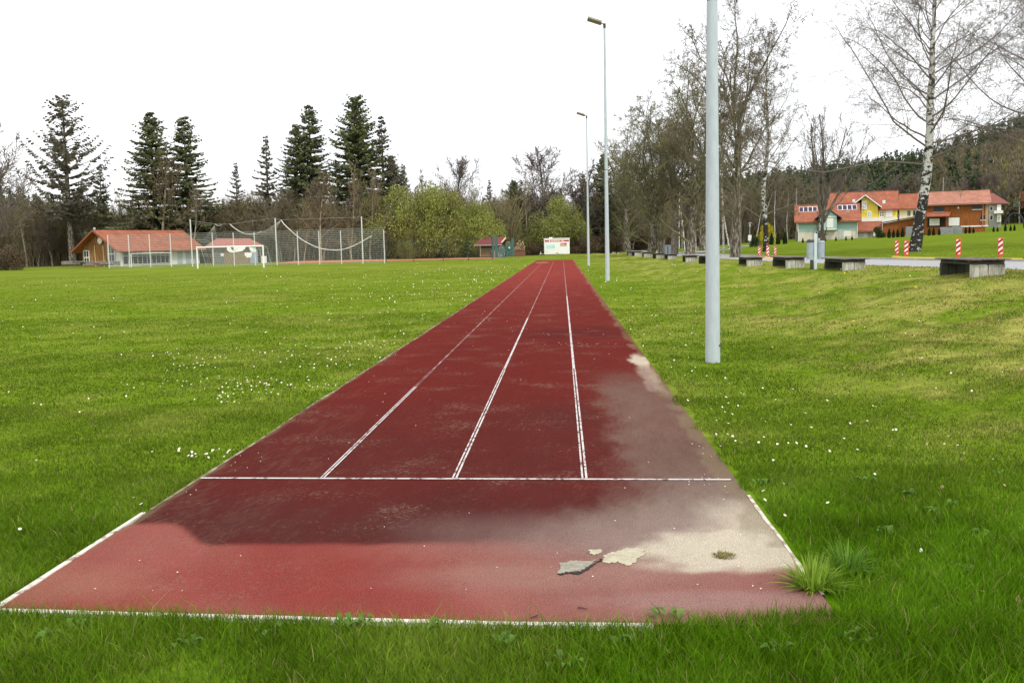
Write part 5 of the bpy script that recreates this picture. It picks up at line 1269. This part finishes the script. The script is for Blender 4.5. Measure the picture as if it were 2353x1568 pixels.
PB2 = dict(PB, kids=[9, 7, 6], rmin=.011)
p = hit(1757, 578); h = ztop(1757, 95, p.y) - p.z
b2 = birch('silver_birch', 8, [(0, 0, -.3), (.1, 0, h * .1), (-.2, 0, h * .3), (.3, 0, h * .5), (.1, 0, h * .75), (.3, 0, h)], [.34, .28, .25, .20, .13, .03], (36, .22, 9.0, 66, 22), PB2, birchm, twig_b)
b2.location = p; tag(b2, 'tall birch with white speckled trunk behind the group of three beacons', 'tree')
# vase shaped tree
PV = dict(n=[8, 7, 6, 4], kids=[9, 7, 6], start=[.2, .15, .1], wig=[.05, .08, .13, .18], trop=[.05, .07, .05, .03], taper=[.25, .3, .4, .6], ratio=[.50, .45, .45], tip=[.45, .5, .6], rr=[.5, .5, .55], ang=[24, 30, 36], rmin=.009)
vt = bare_tree('young_bare_tree', 5, 1, .1, PV, bark_g, twig_r, lead=[((0, 0, -.2), (0, 0, 1), 2.6, .22), ((0, 0, 2.2), (-.28, 0, 1), 6.0, .12), ((.03, 0, 2.3), (.08, .05, 1), 6.6, .12), ((.05, 0, 2.0), (.55, .1, 1), 5.6, .10), ((0, 0, 2.5), (.25, -.3, 1), 5.4, .09), ((-.02, 0, 2.3), (-.1, .35, 1), 5.6, .08)])
p = hit(1889, 584); h = ztop(1889, 255, p.y) - p.z; vt.location = p; s = h / 8.9; vt.scale = (s, s, s); tag(vt, 'young vase shaped bare tree behind the twin litter bins', 'tree')
# a second weeping birch leaning in from beyond the right edge
b3 = dup(bw, loc=onY(2452, 74), rz=2.1, scale=.95, label='bare weeping birch reaching in over the right edge of the photo')

# spruces
def spruce(name, seed, H, Rm, dens=1.0, start=.10, sparse=0.0, col=(.095, .125, .055), round_=1.0, bm=None, lift=0.0):
    R = np.random.default_rng(seed); root = empty(name)
    MB().tube([(0, 0, -.3), (0, 0, H * .5), (.1, 0, H * .99)], [H * .014 + .06, H * .009 + .04, .02], 8).build('trunk', bm or bark_b, root, True)
    seg, V, C = [], [], []; z = H * start
    while z < H * .985:
        f = (z / H - start) / (1 - start); L = Rm * (1 - f) ** (.9 * round_) * (.85 + .15 * np.sin(f * 9 + seed)) + .12
        nb = max(4, int((5 + 3 * (1 - f)) * dens)); lf = lift * (1 - f) ** .7
        a0 = R.random() * 6.28
        for b in range(nb):
            if R.random() < .10: continue
            az = a0 + b * 6.28 / nb + R.normal(0, .25); Lb = L * (.55 + .6 * R.random()); up = .25 + .55 * f + R.normal(0, .08)
            zj = z + R.normal(0, .22); d = np.array([np.cos(az), np.sin(az), 0]); q = np.array([-np.sin(az), np.cos(az), 0]); n = max(3, int(Lb / .27)); prev = np.array([0, 0, zj])
            for i in range(1, n + 1):
                t = i / n; pt = np.array([0, 0, zj]) + d * Lb * t + np.array([0, 0, Lb * (up * t - .50 * t * t + .30 * t ** 4 - .25 * (1 - f) * t) + lf * Lb * t * t])
                seg.append((*prev, *pt, (.055 * (1 - t) + .030), (.055 * (1 - t) + .022))); prev = pt
                if R.random() < sparse * (1 - .5 * t): continue
                for sd in (-1, 1):
                    ln = (.30 + .75 * (1 - abs(t - .45))) * (.35 + .2 * Lb / Rm + .2) * (.7 + .6 * R.random()); w_ = .13 + .10 * R.random()
                    dr = q * sd * (.75 + .3 * R.random()) + d * (.55 + .2 * R.random()) + np.array([0, 0, -.30 - .35 * R.random()]); dr /= np.linalg.norm(dr)
                    wv = np.cross(dr, R.normal(0, 1, 3)); wv /= np.linalg.norm(wv)
                    c = pt; V += [c, c + dr * ln * .45 + wv * w_, c + dr * ln, c + dr * ln * .5 - wv * w_]; cc = np.array(col) * (.55 + .95 * R.random()) * np.array([1 + .3 * R.random(), 1, 1]); C += [cc] * 4
                hang = .35 * (1 - f) + .1
                wv = q * (.09 + .06 * R.random()); V += [pt - wv, pt + wv, pt + d * .1 + wv * .3 - np.array([0, 0, hang * (.6 + .7 * R.random())]), pt - wv * .5 - np.array([0, 0, hang * .5])]; cc = np.array(col) * (.5 + .9 * R.random()); C += [cc] * 4
        z += (.36 + .30 * (1 - f)) / max(dens, .5) * (.8 + .4 * R.random()) * (H / 24) ** .5
    Vs, Fs = segs_mesh(seg, 3); np_mesh('branches', Vs, [Fs], twig_b, root)
    n = len(V) // 4; np_mesh('needles', np.array(V), [np.arange(n)[:, None] * 4 + np.array([[0, 1, 2, 3]])], leaf_col, root, colors=np.array(C)); return root
SH = 24
sp = [spruce('spruce', 31, SH, 7.6, 1.1, .10, .10), spruce('spruce', 32, SH, 9.0, 1.15, .10, .12), spruce('spruce', 33, SH, 6.0, .85, .05, .22), spruce('spruce', 34, SH, 7.4, 1.25, .05, .03, (.095, .128, .05), .62),
      spruce('spruce', 35, SH, 6.6, .80, .08, .30, (.10, .105, .072)), spruce('spruce', 36, SH, 7.8, .80, .26, .40, (.10, .105, .072), .72, None, .62)]
SG = 'tall spruces standing out of the wood'
for i, (px, yt, Y, k, sx, lab) in enumerate([
        (165, 213, 152, 5, 1.15, 'tall thinly needled spruce with wide sparse crown, leftmost of the big conifers'),
        (240, 375, 156, 2, 1.0, 'short spruce tucked right of the wide sparse one'),
        (362, 255, 154, 1, 1.25, 'dark spruce above the clubhouse roof, left of the pair'),
        (438, 262, 156, 0, 1.2, 'dark narrower spruce above the clubhouse roof, right of the pair'),
        (550, 372, 160, 4, .95, 'small thin spruce alone in the gap of the tree line'),
        (577, 450, 162, 2, 1.0, 'low dark spruce top right beside the small thin spruce'),
        (518, 455, 162, 4, 1.0, 'low brownish spruce top left beside the small thin spruce'),
        (621, 310, 158, 4, 1.0, 'thinly needled spruce just left of the leaning double spruces'),
        (690, 283, 157, 1, 1.0, 'dense spruce, left lower top of the middle pair'),
        (722, 238, 159, 0, 1.15, 'dense spruce, right taller top of the middle pair'),
        (781, 362, 161, 2, 1.1, 'smaller spruce left of the tallest dense one'),
        (830, 216, 156, 3, .98, 'tallest dense rounded spruce in the middle of the tree line'),
        (886, 265, 158, 4, 1.15, 'spruce with long curling branches right beside the tallest dense one'),
        (905, 355, 161, 1, 1.0, 'lower spruce at the right foot of the curling branched one'),
        (932, 372, 163, 2, .9, 'short spruce top above the pale green willows'),
        (1127, 412, 170, 4, 1.0, 'brownish thin spruce between the willows and the dark green one'),
        (1183, 412, 160, 3, .95, 'single dark green spruce above the log pile'),
        (1052, 430, 172, 2, 1.1, 'dark ivy clad spruce top behind the round bare crown'),
        (1388, 352, 168, 1, 1.0, 'spruce whose branches show left of the middle steel mast'),
        (1341, 395, 185, 2, 1.1, 'brownish spruce top behind the slender far mast'), (1290, 430, 190, 4, 1.0, 'faint small spruce right of the round purplish crown'),
        (1822, 400, 232, 1, 1.3, 'dark spruce on the slope above the teal house'), (1735, 430, 222, 3, 1.4, 'dark green spruce behind the speckled birch'), (1762, 425, 226, 1, 1.2, 'dark green spruce right behind the yellow forsythia')]):
    put(sp, k, px, 0, yt, SH, lab, SG, Y=Y, sx=sx)

# bare wood trees
PW = dict(n=[9, 7, 6, 4], kids=[18, 11, 9], start=[.28, .12, .1], wig=[.05, .12, .18, .22], trop=[.03, .10, .06, .03], taper=[.25, .3, .4, .6], ratio=[.42, .42, .42], tip=[.45, .5, .6], rr=[.42, .5, .6], ang=[38, 40, 42], rmin=.022)
PS = dict(PW, kids=[14, 9, 7], ang=[26, 32, 38], rmin=.020, start=[.4, .15, .1])
PR = dict(PW, kids=[20, 13, 9], start=[.16, .12, .1], ratio=[.58, .45, .42], ang=[44, 40, 40], trop=[.02, .13, .06, .02])
WH = 15.5
wd_ = [bare_tree('bare_tree', 51, 14, .24, PW, bark_g, twig_b), bare_tree('bare_tree', 52, 14, .22, PW, bark_b, twig_r), bare_tree('bare_tree', 53, 14, .18, PS, bark_pale, twig_t),
       bare_tree('bare_tree', 54, 14, .26, PR, bark_g, twig_r), bare_tree('bare_tree', 55, 14, .2, PS, bark_g, twig_m), bare_tree('bare_tree', 56, 14, .22, PW, bark_pale, twig_t, buds=(2600, .12, leaf_col, (.14, .12, .06)))]
WG = 'bare trees of the wood edge'
for px, yt, Y, k, sx, lab in [(-8, 275, 128, 3, 1.2, 'large bare tree leaning in at the left edge of the photo'), (372, 345, 150, 5, 1.15, 'pale many branched bare tree in front of the pair of spruces'), (300, 430, 151, 2, .9, 'pale thin bare tree left of the many branched one'),
        (60, 425, 150, 4, 1, 'olive bare tree low at the left edge'), (440, 420, 151, 2, 1.1, 'pale leaning bare tree right of the many branched one'), (738, 385, 143, 5, .9, 'tan bare tree in front of the middle pair of spruces'),
        (806, 375, 144, 2, .8, 'slim pale bare tree below the tallest spruce'), (850, 385, 146, 2, 1.0, 'pale vase shaped bare tree before the tallest spruce'), (640, 440, 144, 0, 1.0, 'brown bare tree behind the sagging rope, left one'),
        (1050, 362, 163, 3, 1.15, 'round bare crown rising behind the willows'), (1098, 402, 168, 2, .8, 'thin pale bare tree right of the round crown'), (1247, 345, 166, 3, 1.35, 'broad rounded purplish bare crown above the white trailer'),
        (1215, 400, 158, 2, .7, 'slim pale stem left of the broad purplish crown'), (1330, 372, 168, 1, 1.1, 'bare brown tree between the purplish crown and the masts'), (1000, 395, 166, 1, .9, 'bare tree at the left shoulder of the round crown'), (1160, 450, 158, 0, 1.1, 'bare tree behind the dark green spruce'),
        (1385, 395, 166, 0, 1.1, 'bare tree behind the middle mast'), (1425, 385, 172, 1, 1.1, 'bare tree behind the far end of the bench row'), (1475, 400, 185, 0, 1.1, 'bare tree behind the far avenue trunks')]:
    put(wd_, k, px, 0, yt, WH, lab, WG, Y=Y, sx=sx)
R = random.Random(77); nfill = 0
def row_fill(x0, x1, step, Yf, ytf, group, lab, kk=(0, 1, 4, 2, 1, 5), sxr=(1.0, 1.5)):
    global nfill
    x = x0
    while x < x1:
        Y_ = Yf(x) + R.uniform(-3, 3); o = put(wd_, R.choice(kk), x, 0, ytf(x) + R.uniform(-22, 26), WH, lab, group, Y=Y_, sx=R.uniform(*sxr), rz=R.uniform(0, 6.28)); x += step * R.uniform(.6, 1.4); nfill += 1
I = lambda xs, ys: (lambda x: float(np.interp(x, xs, ys)))
row_fill(-30, 620, 24, lambda x: 161, I([0, 200, 330, 480, 560, 620], [465, 460, 450, 470, 490, 450]), 'brown bare trees in the wood behind the clubhouse', 'brown bare tree in the dense wood behind the clubhouse')
row_fill(-30, 620, 34, lambda x: 154, I([0, 600], [520, 510]), 'low bare trees in the wood behind the clubhouse', 'low dark bare tree among the trunks behind the clubhouse', kk=(0, 4, 2, 1), sxr=(1.3, 1.8))
row_fill(620, 1160, 24, lambda x: 152, I([620, 700, 900, 960, 1160], [440, 430, 440, 445, 470]), 'brown bare trees in the wood behind the ball fence', 'brown bare tree in the dense wood behind the ball fence')
row_fill(600, 900, 36, lambda x: 145, I([600, 900], [500, 480]), 'low bare trees in the wood behind the ball fence', 'low brown bare tree among the trunks behind the ball fence', kk=(2, 5, 1, 0), sxr=(1.2, 1.7))
row_fill(1160, 1500, 22, lambda x: 166 + (x - 1160) * .03, I([1160, 1300, 1500], [440, 420, 400]), 'brown bare trees beyond the end of the track', 'brown bare tree in the wood beyond the end of the track')
row_fill(1190, 1500, 30, lambda x: 160 + (x - 1160) * .04, I([1160, 1500], [480, 480]), 'low bare trees beyond the end of the track', 'low brown bare tree at the wood edge beyond the track', kk=(1, 0, 4), sxr=(1.3, 1.8))
row_fill(1500, 1860, 20, lambda x: 198 + (x - 1500) * .10, I([1500, 1700, 1860], [420, 420, 425]), 'brown bare trees behind the upper meadow', 'brown bare tree in the wood above the footpath', kk=(0, 1, 0, 4))
row_fill(1500, 1860, 30, lambda x: 190 + (x - 1500) * .10, I([1500, 1860], [480, 480]), 'low bare trees behind the upper meadow', 'low bare tree at the edge of the wood above the footpath', kk=(0, 1), sxr=(1.3, 1.8))
row_fill(1870, 2400, 24, lambda x: 236, I([1870, 2000, 2130, 2400], [425, 415, 400, 380]), 'brown bare trees behind the houses', 'brown bare tree on the slope directly behind the houses', kk=(1, 1, 3, 5), sxr=(1.0, 1.4))
# thin white birches at the wood edge
PTB = dict(n=[9, 5, 4], kids=[16, 6], start=[.35, .1], wig=[.03, .12, .18], trop=[.02, .08, .03], taper=[.25, .3, .5], ratio=[.2, .4], tip=[.5, .6], rr=[.35, .5], ang=[34, 40], rmin=.018)
tb = [bare_tree('thin_birch', 61, 14, .15, PTB, thinbirch, twig_r), bare_tree('thin_birch', 62, 14, .13, dict(PTB, wig=[.06, .12, .2]), thinbirch, twig_r)]
for px, pb, yt, k, lab in [(1780, 537, 425, 0, 'thin white birch stem right of the speckled birch'), (1809, 540, 430, 1, 'thin white birch stem left of the teal house'), (1832, 500, 420, 0, 'forked white birch stem above the teal roof'), (1745, 530, 430, 1, 'thin white stem left beside the speckled birch'),
        (1560, 572, 400, 0, 'slim bright white birch stem left of the green lamp post'), (1573, 576, 390, 1, 'speckled slim birch stem right of the green lamp post'), (1598, 566, 410, 0, 'slim white stem just above the walker'), (1675, 572, 330, 1, 'white double birch stem right of the nearest mast'),
        (1661.5, 580, 300, 0, 'pale greyish birch standing on the verge right of the nearest mast'), (1735, 540, 440, 1, 'faint white stem behind the dark shrub'), (2160, 470, 395, 0, 'tan stem above the barn roof')]:
    put(tb, k, px, pb, yt, 15, lab, 'thin white birches', sx=1.0 if k else 1.1, Y=None if pb > 560 else 205)

# willows and shrubs
def leafy(name, seed, H, Wd, n, sz, col, dome=.6, stems=14, var=.5, tip=None):
    R = np.random.default_rng(seed); root = empty(name); rr_ = random.Random(seed); S = []
    for k in range(stems):
        a = rr_.uniform(0, 6.28); tl = rr_.uniform(.1, .8); p = Vector((math.cos(a) * .3, math.sin(a) * .3, -.1)); d = Vector((math.cos(a) * tl * Wd / H, math.sin(a) * tl * Wd / H, 1)).normalized(); L_ = H * rr_.uniform(.6, .95); r = .07
        for i in range(6):
            q = p + d * L_ / 6; S.append((*p, *q, r, r * .8)); r *= .8; p = q; d = (d + rnorm(rr_) * .10).normalized()
    V, F_ = segs_mesh(S, 4); np_mesh('stems', V, [F_], twig_t, root)
    # lobes: clumps of leaves around many centres
    nc = 26; cen = []
    for k in range(nc):
        a = R.random() * 6.28; q = R.random() ** .5; zf = R.random(); rad_ = Wd * .5 * q * np.sqrt(max(1 - max(zf - dome * .5, 0) ** 2 / (1 - dome * .5) ** 2, .05)); cen.append((rad_ * np.cos(a) * .8, rad_ * np.sin(a) * .8, H * (.12 + .72 * zf)))
    cen = np.array(cen); k = R.integers(0, nc, n); sg = Wd * .115; u = R.normal(0, 1, (n, 3)); u /= np.linalg.norm(u, axis=1, keepdims=True)
    C = cen[k] + u * (sg * 1.5 * R.random((n, 1)) ** .4) * np.array([1, 1, 1.25]); C[:, 2] = np.abs(C[:, 2])
    a = R.normal(0, 1, (n, 3)) * np.array([.5, .5, 1.3]); a /= np.linalg.norm(a, axis=1, keepdims=True); b = np.cross(a, R.normal(0, 1, (n, 3))); b /= np.linalg.norm(b, axis=1, keepdims=True)
    h = sz * (.5 + R.random((n, 1))); Vq = np.stack([C - a * h, C + b * h * .4, C + a * h, C - b * h * .4], 1).reshape(-1, 3)
    tone = (.6 + .8 * R.random((nc, 1)))[k] * .5 + .5; cc = np.array(col) * tone * (1 - var / 2 + var * R.random((n, 1)))
    np_mesh('foliage', Vq, [np.arange(n)[:, None] * 4 + np.array([[0, 1, 2, 3]])], leaf_col, root, colors=np.repeat(cc, 4, 0)); return root
wl = [leafy('willow', 71, 9, 8.5, 15000, .115, (.26, .29, .07)), leafy('willow', 72, 9, 8.5, 15000, .115, (.24, .26, .07)), leafy('willow', 73, 9, 8, 13000, .12, (.215, .215, .07))]
for px, yt, Y, k, sx, lab in [(985, 412, 146, 0, 1.2, 'tall pale green willow in the middle of the willow clump'), (905, 422, 148, 1, 1.2, 'pale green willow at the left of the willow clump'), (865, 438, 150, 2, 1.1, 'duller green willow behind the right end of the ball fence'), (1050, 436, 147, 1, 1.15, 'pale green willow right of the tall middle one'),
        (1100, 458, 145, 0, 1.15, 'bright rounded willow at the right end of the clump'), (945, 470, 144, 2, 1.1, 'low olive willow behind the court fence'), (1020, 490, 144, 2, 1.2, 'low olive willow right behind the court fence'), (1290, 446, 156, 1, 1.25, 'green hazy willow above the white trailer'), (1320, 480, 158, 2, 1.0, 'olive willow right of the trailer'),
        (1240, 500, 156, 2, 1.1, 'low olive bush behind the trailer'), (1190, 510, 154, 2, 1.0, 'low olive bush behind the log pile'), (940, 520, 141, 2, .9, 'small green bush at the court fence')]:
    put(wl, k, px, 0, yt, 9.2, lab, 'fresh green willows', Y=Y, sx=sx)
fo = leafy('forsythia', 81, 3.2, 4.2, 6000, .085, (.50, .44, .015), stems=8)
p = hit(1762, 562); p = onY(1760, min(p.y, 165)); s = p.y / F; fo.location = p; k_ = (563 - 519) * s / 3.1; fo.scale = (46 * s / 4.2, 1.2, k_); tag(fo, 'bright yellow forsythia bush behind the speckled birch', 'shrub')
ds = leafy('evergreen_shrub', 82, 2, 3, 5000, .07, (.030, .055, .022), stems=8)
p = onY(1735, min(hit(1735, 566).y, 150)); s = p.y / F; ds.location = p; ds.scale = (28 * s / 3, .8, 21 * s / 1.95); tag(ds, 'dark evergreen shrub left of the yellow forsythia', 'shrub')
hd = leafy('hedge', 83, 2.4, 3, 6000, .09, (.045, .06, .018), stems=6); p = onY(2019, 170); s = 170 / F; hd.location = (p.x, p.y, ztop(2019, 546, 170)); hd.scale = (30 * s / 2.9, .5, 24 * s / 2.3); tag(hd, 'dark clipped hedge in front of the timber shed', 'hedge')
brs = leafy('brown_brush', 84, 3, 5, 6000, .10, (.12, .085, .05), stems=24)
BRG = 'brown scrub at the foot of the wood'
first = True
for px, Y_, yt, sx, lab in [(20, 118, 570, 1.8, 'heap of brown scrub at the left edge of the field'), (1478, 172, 535, 2.0, 'brown scrub behind the last benches'), (1400, 158, 540, 1.8, 'brown scrub right of the trailer'), (1545, 186, 540, 1.8, 'brown scrub behind the avenue trunks'), (1650, 205, 530, 1.8, 'brown scrub above the path'), (1230, 152, 560, 1.4, 'brown scrub between log pile and trailer'), (1350, 155, 545, 1.6, 'brown scrub directly right of the trailer')]:
    p = onY(px, Y_); h = ztop(px, yt, Y_) - p.z; o = brs if first else dup(brs); first = False; o.location = p; o.scale = (h / 3 * sx, h / 3, h / 3); o.rotation_euler = (0, 0, px % 6); tag(o, lab, 'scrub', BRG)
# thujas: small dark cones
th = spruce('thuja', 91, 2.2, .42, 1.6, .02, 0, (.030, .042, .014)); TG = 'small dark thujas along the gardens'
def small_cone():
    R = np.random.default_rng(5); n = 900; z = R.random(n) ** .8; a = R.random(n) * 6.28; r = .36 * np.sqrt(R.random(n)) * np.minimum((1 - z) * 2.0, 1) ** .8; C = np.stack([r * np.cos(a), r * np.sin(a), z * 2], -1)
    d = np.stack([np.cos(a) * .4, np.sin(a) * .4, np.ones(n)], -1) * .13; q = R.normal(0, .05, (n, 3)); V = np.stack([C - d, C + q, C + d, C - q], 1).reshape(-1, 3); cc = np.array((.040, .052, .018)) * (.5 + R.random((n, 1)))
    return V, np.arange(n)[:, None] * 4 + np.array([[0, 1, 2, 3]]), np.repeat(cc, 4, 0)
for o in list(th.children): bpy.data.objects.remove(o)
V, F_, C_ = small_cone(); np_mesh('foliage', V, [F_], leaf_col, th, colors=C_); MB().tube([(0, 0, -.1), (0, 0, 1.6)], .03, 6).build('trunk', bark_b, th)
first = True
tl = [(1772, 565, 536, 'left of the three by the forsythia'), (1787, 566, 535, 'middle of the three by the forsythia'), (1803, 564, 533, 'right of the three by the forsythia'), (1844, 559, 546, 'by the teal house corner'), (1859, 559, 548, 'by the teal house terrace'), (1895, 558, 544, 'below the teal house bay'), (1920, 557, 543, 'first right of the bay'), (1943, 555.5, 542, 'below the garage door panel'), (1957, 554, 541, 'at the right end of the teal house'),
      (2042, 546, 525, 'first right of the hedge'), (2052, 545, 527, 'second right of the hedge'), (2062, 544, 526, 'third right of the hedge'), (2073, 544, 523, 'beside the gabion, left'), (2134, 541, 523, 'right beside the birch trunk'), (2144, 540, 523, 'second right of the birch trunk'), (2157, 540, 523, 'left of the barn gabions'), (2218, 537, 521, 'left of the three under the barn wall'), (2227, 536, 520, 'middle of the three under the barn wall'), (2236, 536, 522, 'right of the three under the barn wall'),
      (2282, 535, 520, 'left of the pair at the barn end'), (2291, 534, 521, 'right of the pair at the barn end'), (2324 - 3, 533, 517, 'left in the row by the garden arch'), (2309, 532, 515, 'middle in the row by the garden arch'), (2330, 531, 516, 'right in the row by the garden arch')]
for px, pb, yt, lab in tl:
    Yt = 163; z0 = ztop(px, pb, Yt); q = atY(px, pb, Yt); gq = gz(q.x, Yt)
    o = th if first else dup(th); first = False; h = ztop(px, yt, Yt) - gq; o.location = (q.x, Yt, gq - .05); o.scale = (h / 2 * 1.0, h / 2, h / 2); o.rotation_euler = (0, 0, px); tag(o, 'small dark conical thuja ' + lab, 'thuja', TG)

# low thicket that closes the wood between the trunks: one countless mass
def thicket():
    R = np.random.default_rng(101); S = []
    P0 = []
    def line(px0, px1, Yf, H, n):
        for _ in range(n):
            px = px0 + (px1 - px0) * R.random(); Y_ = Yf(px) + R.random() * 16; X_ = math.tan(math.atan((px - CX) / F) - math.atan((VPX - CX) / F)) * Y_; P0.append((X_, Y_, H * (.45 + .75 * R.random()) * (.75 + .5 * vn(px / 40., 0, 3))))
    line(-60, 640, lambda p: 157, 8.0, 8000); line(620, 1180, lambda p: 148, 7.5, 6500); line(1150, 1520, lambda p: 162 + (p - 1160) * .035, 7.5, 5500); line(1480, 1880, lambda p: 196 + (p - 1500) * .10, 8, 5500); line(1850, 2450, lambda p: 238, 7, 5500)
    P = np.array(P0); z0 = g(P[:, 0], P[:, 1]); n = len(P); base = np.column_stack([P[:, :2], z0 - .1]); d = R.normal(0, .16, (n, 3)); d[:, 2] = 1; L_ = P[:, 2]
    m1 = base + d * (L_ * .5)[:, None]; d2 = d + R.normal(0, .22, (n, 3)); d2[:, 2] = 1; m2 = m1 + d2 * (L_ * .5)[:, None]; r = .035 + .03 * R.random(n)
    S = [np.column_stack([base, m1, r, r * .7]), np.column_stack([m1, m2, r * .7, r * .4])]
    for k in range(9):
        t = .15 + .8 * R.random(n); p = base + (m2 - base) * t[:, None]; dd = R.normal(0, 1, (n, 3)); dd[:, 2] = np.abs(dd[:, 2]) * .8 + .5; dd /= np.linalg.norm(dd, axis=1, keepdims=True); q = p + dd * (L_ * (.12 + .16 * R.random(n)))[:, None]; S.append(np.column_stack([p, q, r * .45, r * .3]))
    S = np.concatenate(S); V, F_ = segs_mesh(S, 3); c = np.array((.265, .218, .128)) * (.6 + .8 * R.random((len(S), 1))); o_ = (R.random((len(S), 1)) < .3) * np.array((.01, .03, -.01))
    o = np_mesh('thicket', V, [F_], leaf_col, colors=np.repeat(c + o_, 6, 0)); tag(o, 'dense brown thicket of thin stems closing the wood', 'thicket', kind='stuff')
thicket()
# the wooded hill
def hill_wood():
    R = np.random.default_rng(55); n = 5200; px = np.where(R.random(n) < .75, 1380 + 1300 * R.random(n), -250 + 1700 * R.random(n)); r = np.where(px < 1950, 300, 255) + 230 * R.random(n) ** .8; az = np.arctan((px - CX) / F) - math.atan((VPX - CX) / F); X_, Y_ = r * np.sin(az), r * np.cos(az)
    left = px < 1380; k = ~left | (px < 260) | (R.random(n) < .12); X_, Y_, px, r = X_[k], Y_[k], px[k], r[k]; n = len(X_); Z_ = g(X_, Y_)
    con = fbm(X_ / 38, Y_ / 38, 91, 3) > np.where((px > 1880) & (r < 400) & (px > 2110), .53, np.where(r > 330, .40, .50)); V, C = [], []
    for i in range(n):
        H = (15 + 7 * R.random()) if con[i] else (12 + 5 * R.random()); m_ = 130 if con[i] else 150
        H *= .62 + .38 * min(max((r[i] - 260) / 120, 0), 1); t = R.random(m_); a = R.random(m_) * 6.28
        if con[i]: rad_ = (.3 + 2.9 * (1 - t)) * (.45 + .55 * R.random(m_)); zz = H * (.12 + .88 * t); dn = np.stack([np.cos(a) * .9, np.sin(a) * .9, -.55 + 0 * a], -1) * (.5 + .9 * (1 - t))[:, None]; col = np.array((.064, .090, .042)) * (.6 + .7 * R.random()); wd = .32
        else: rad_ = 2.7 * np.sqrt(np.clip(1 - (2 * t - .95) ** 2, .03, 1)) * R.random(m_) ** .5; zz = H * (.22 + .78 * t); dn = np.stack([np.cos(a) * .4, np.sin(a) * .4, 1 + 0 * a], -1) * .9; col = (np.array((.21, .165, .115)) if R.random() < .62 else np.array((.23, .215, .085))) * (.65 + .5 * R.random()); wd = .11
        c = np.stack([X_[i] + rad_ * np.cos(a), Y_[i] + rad_ * np.sin(a), Z_[i] + zz], -1); q = R.normal(0, wd, (m_, 3)); V.append(np.stack([c - dn * .5, c + q, c + dn * .7, c - q], 1)); C.append(np.repeat(col * (.55 + .9 * R.random((m_, 1))), 4, 0))
    V = np.concatenate(V).reshape(-1, 3); m_ = len(V) // 4
    o = np_mesh('hill_forest', V, [np.arange(m_)[:, None] * 4 + np.array([[0, 1, 2, 3]])], leaf_col, colors=np.concatenate(C)); tag(o, 'far mixed forest of dark conifers and brown bare trees on the hill', 'forest', kind='stuff')
hill_wood()
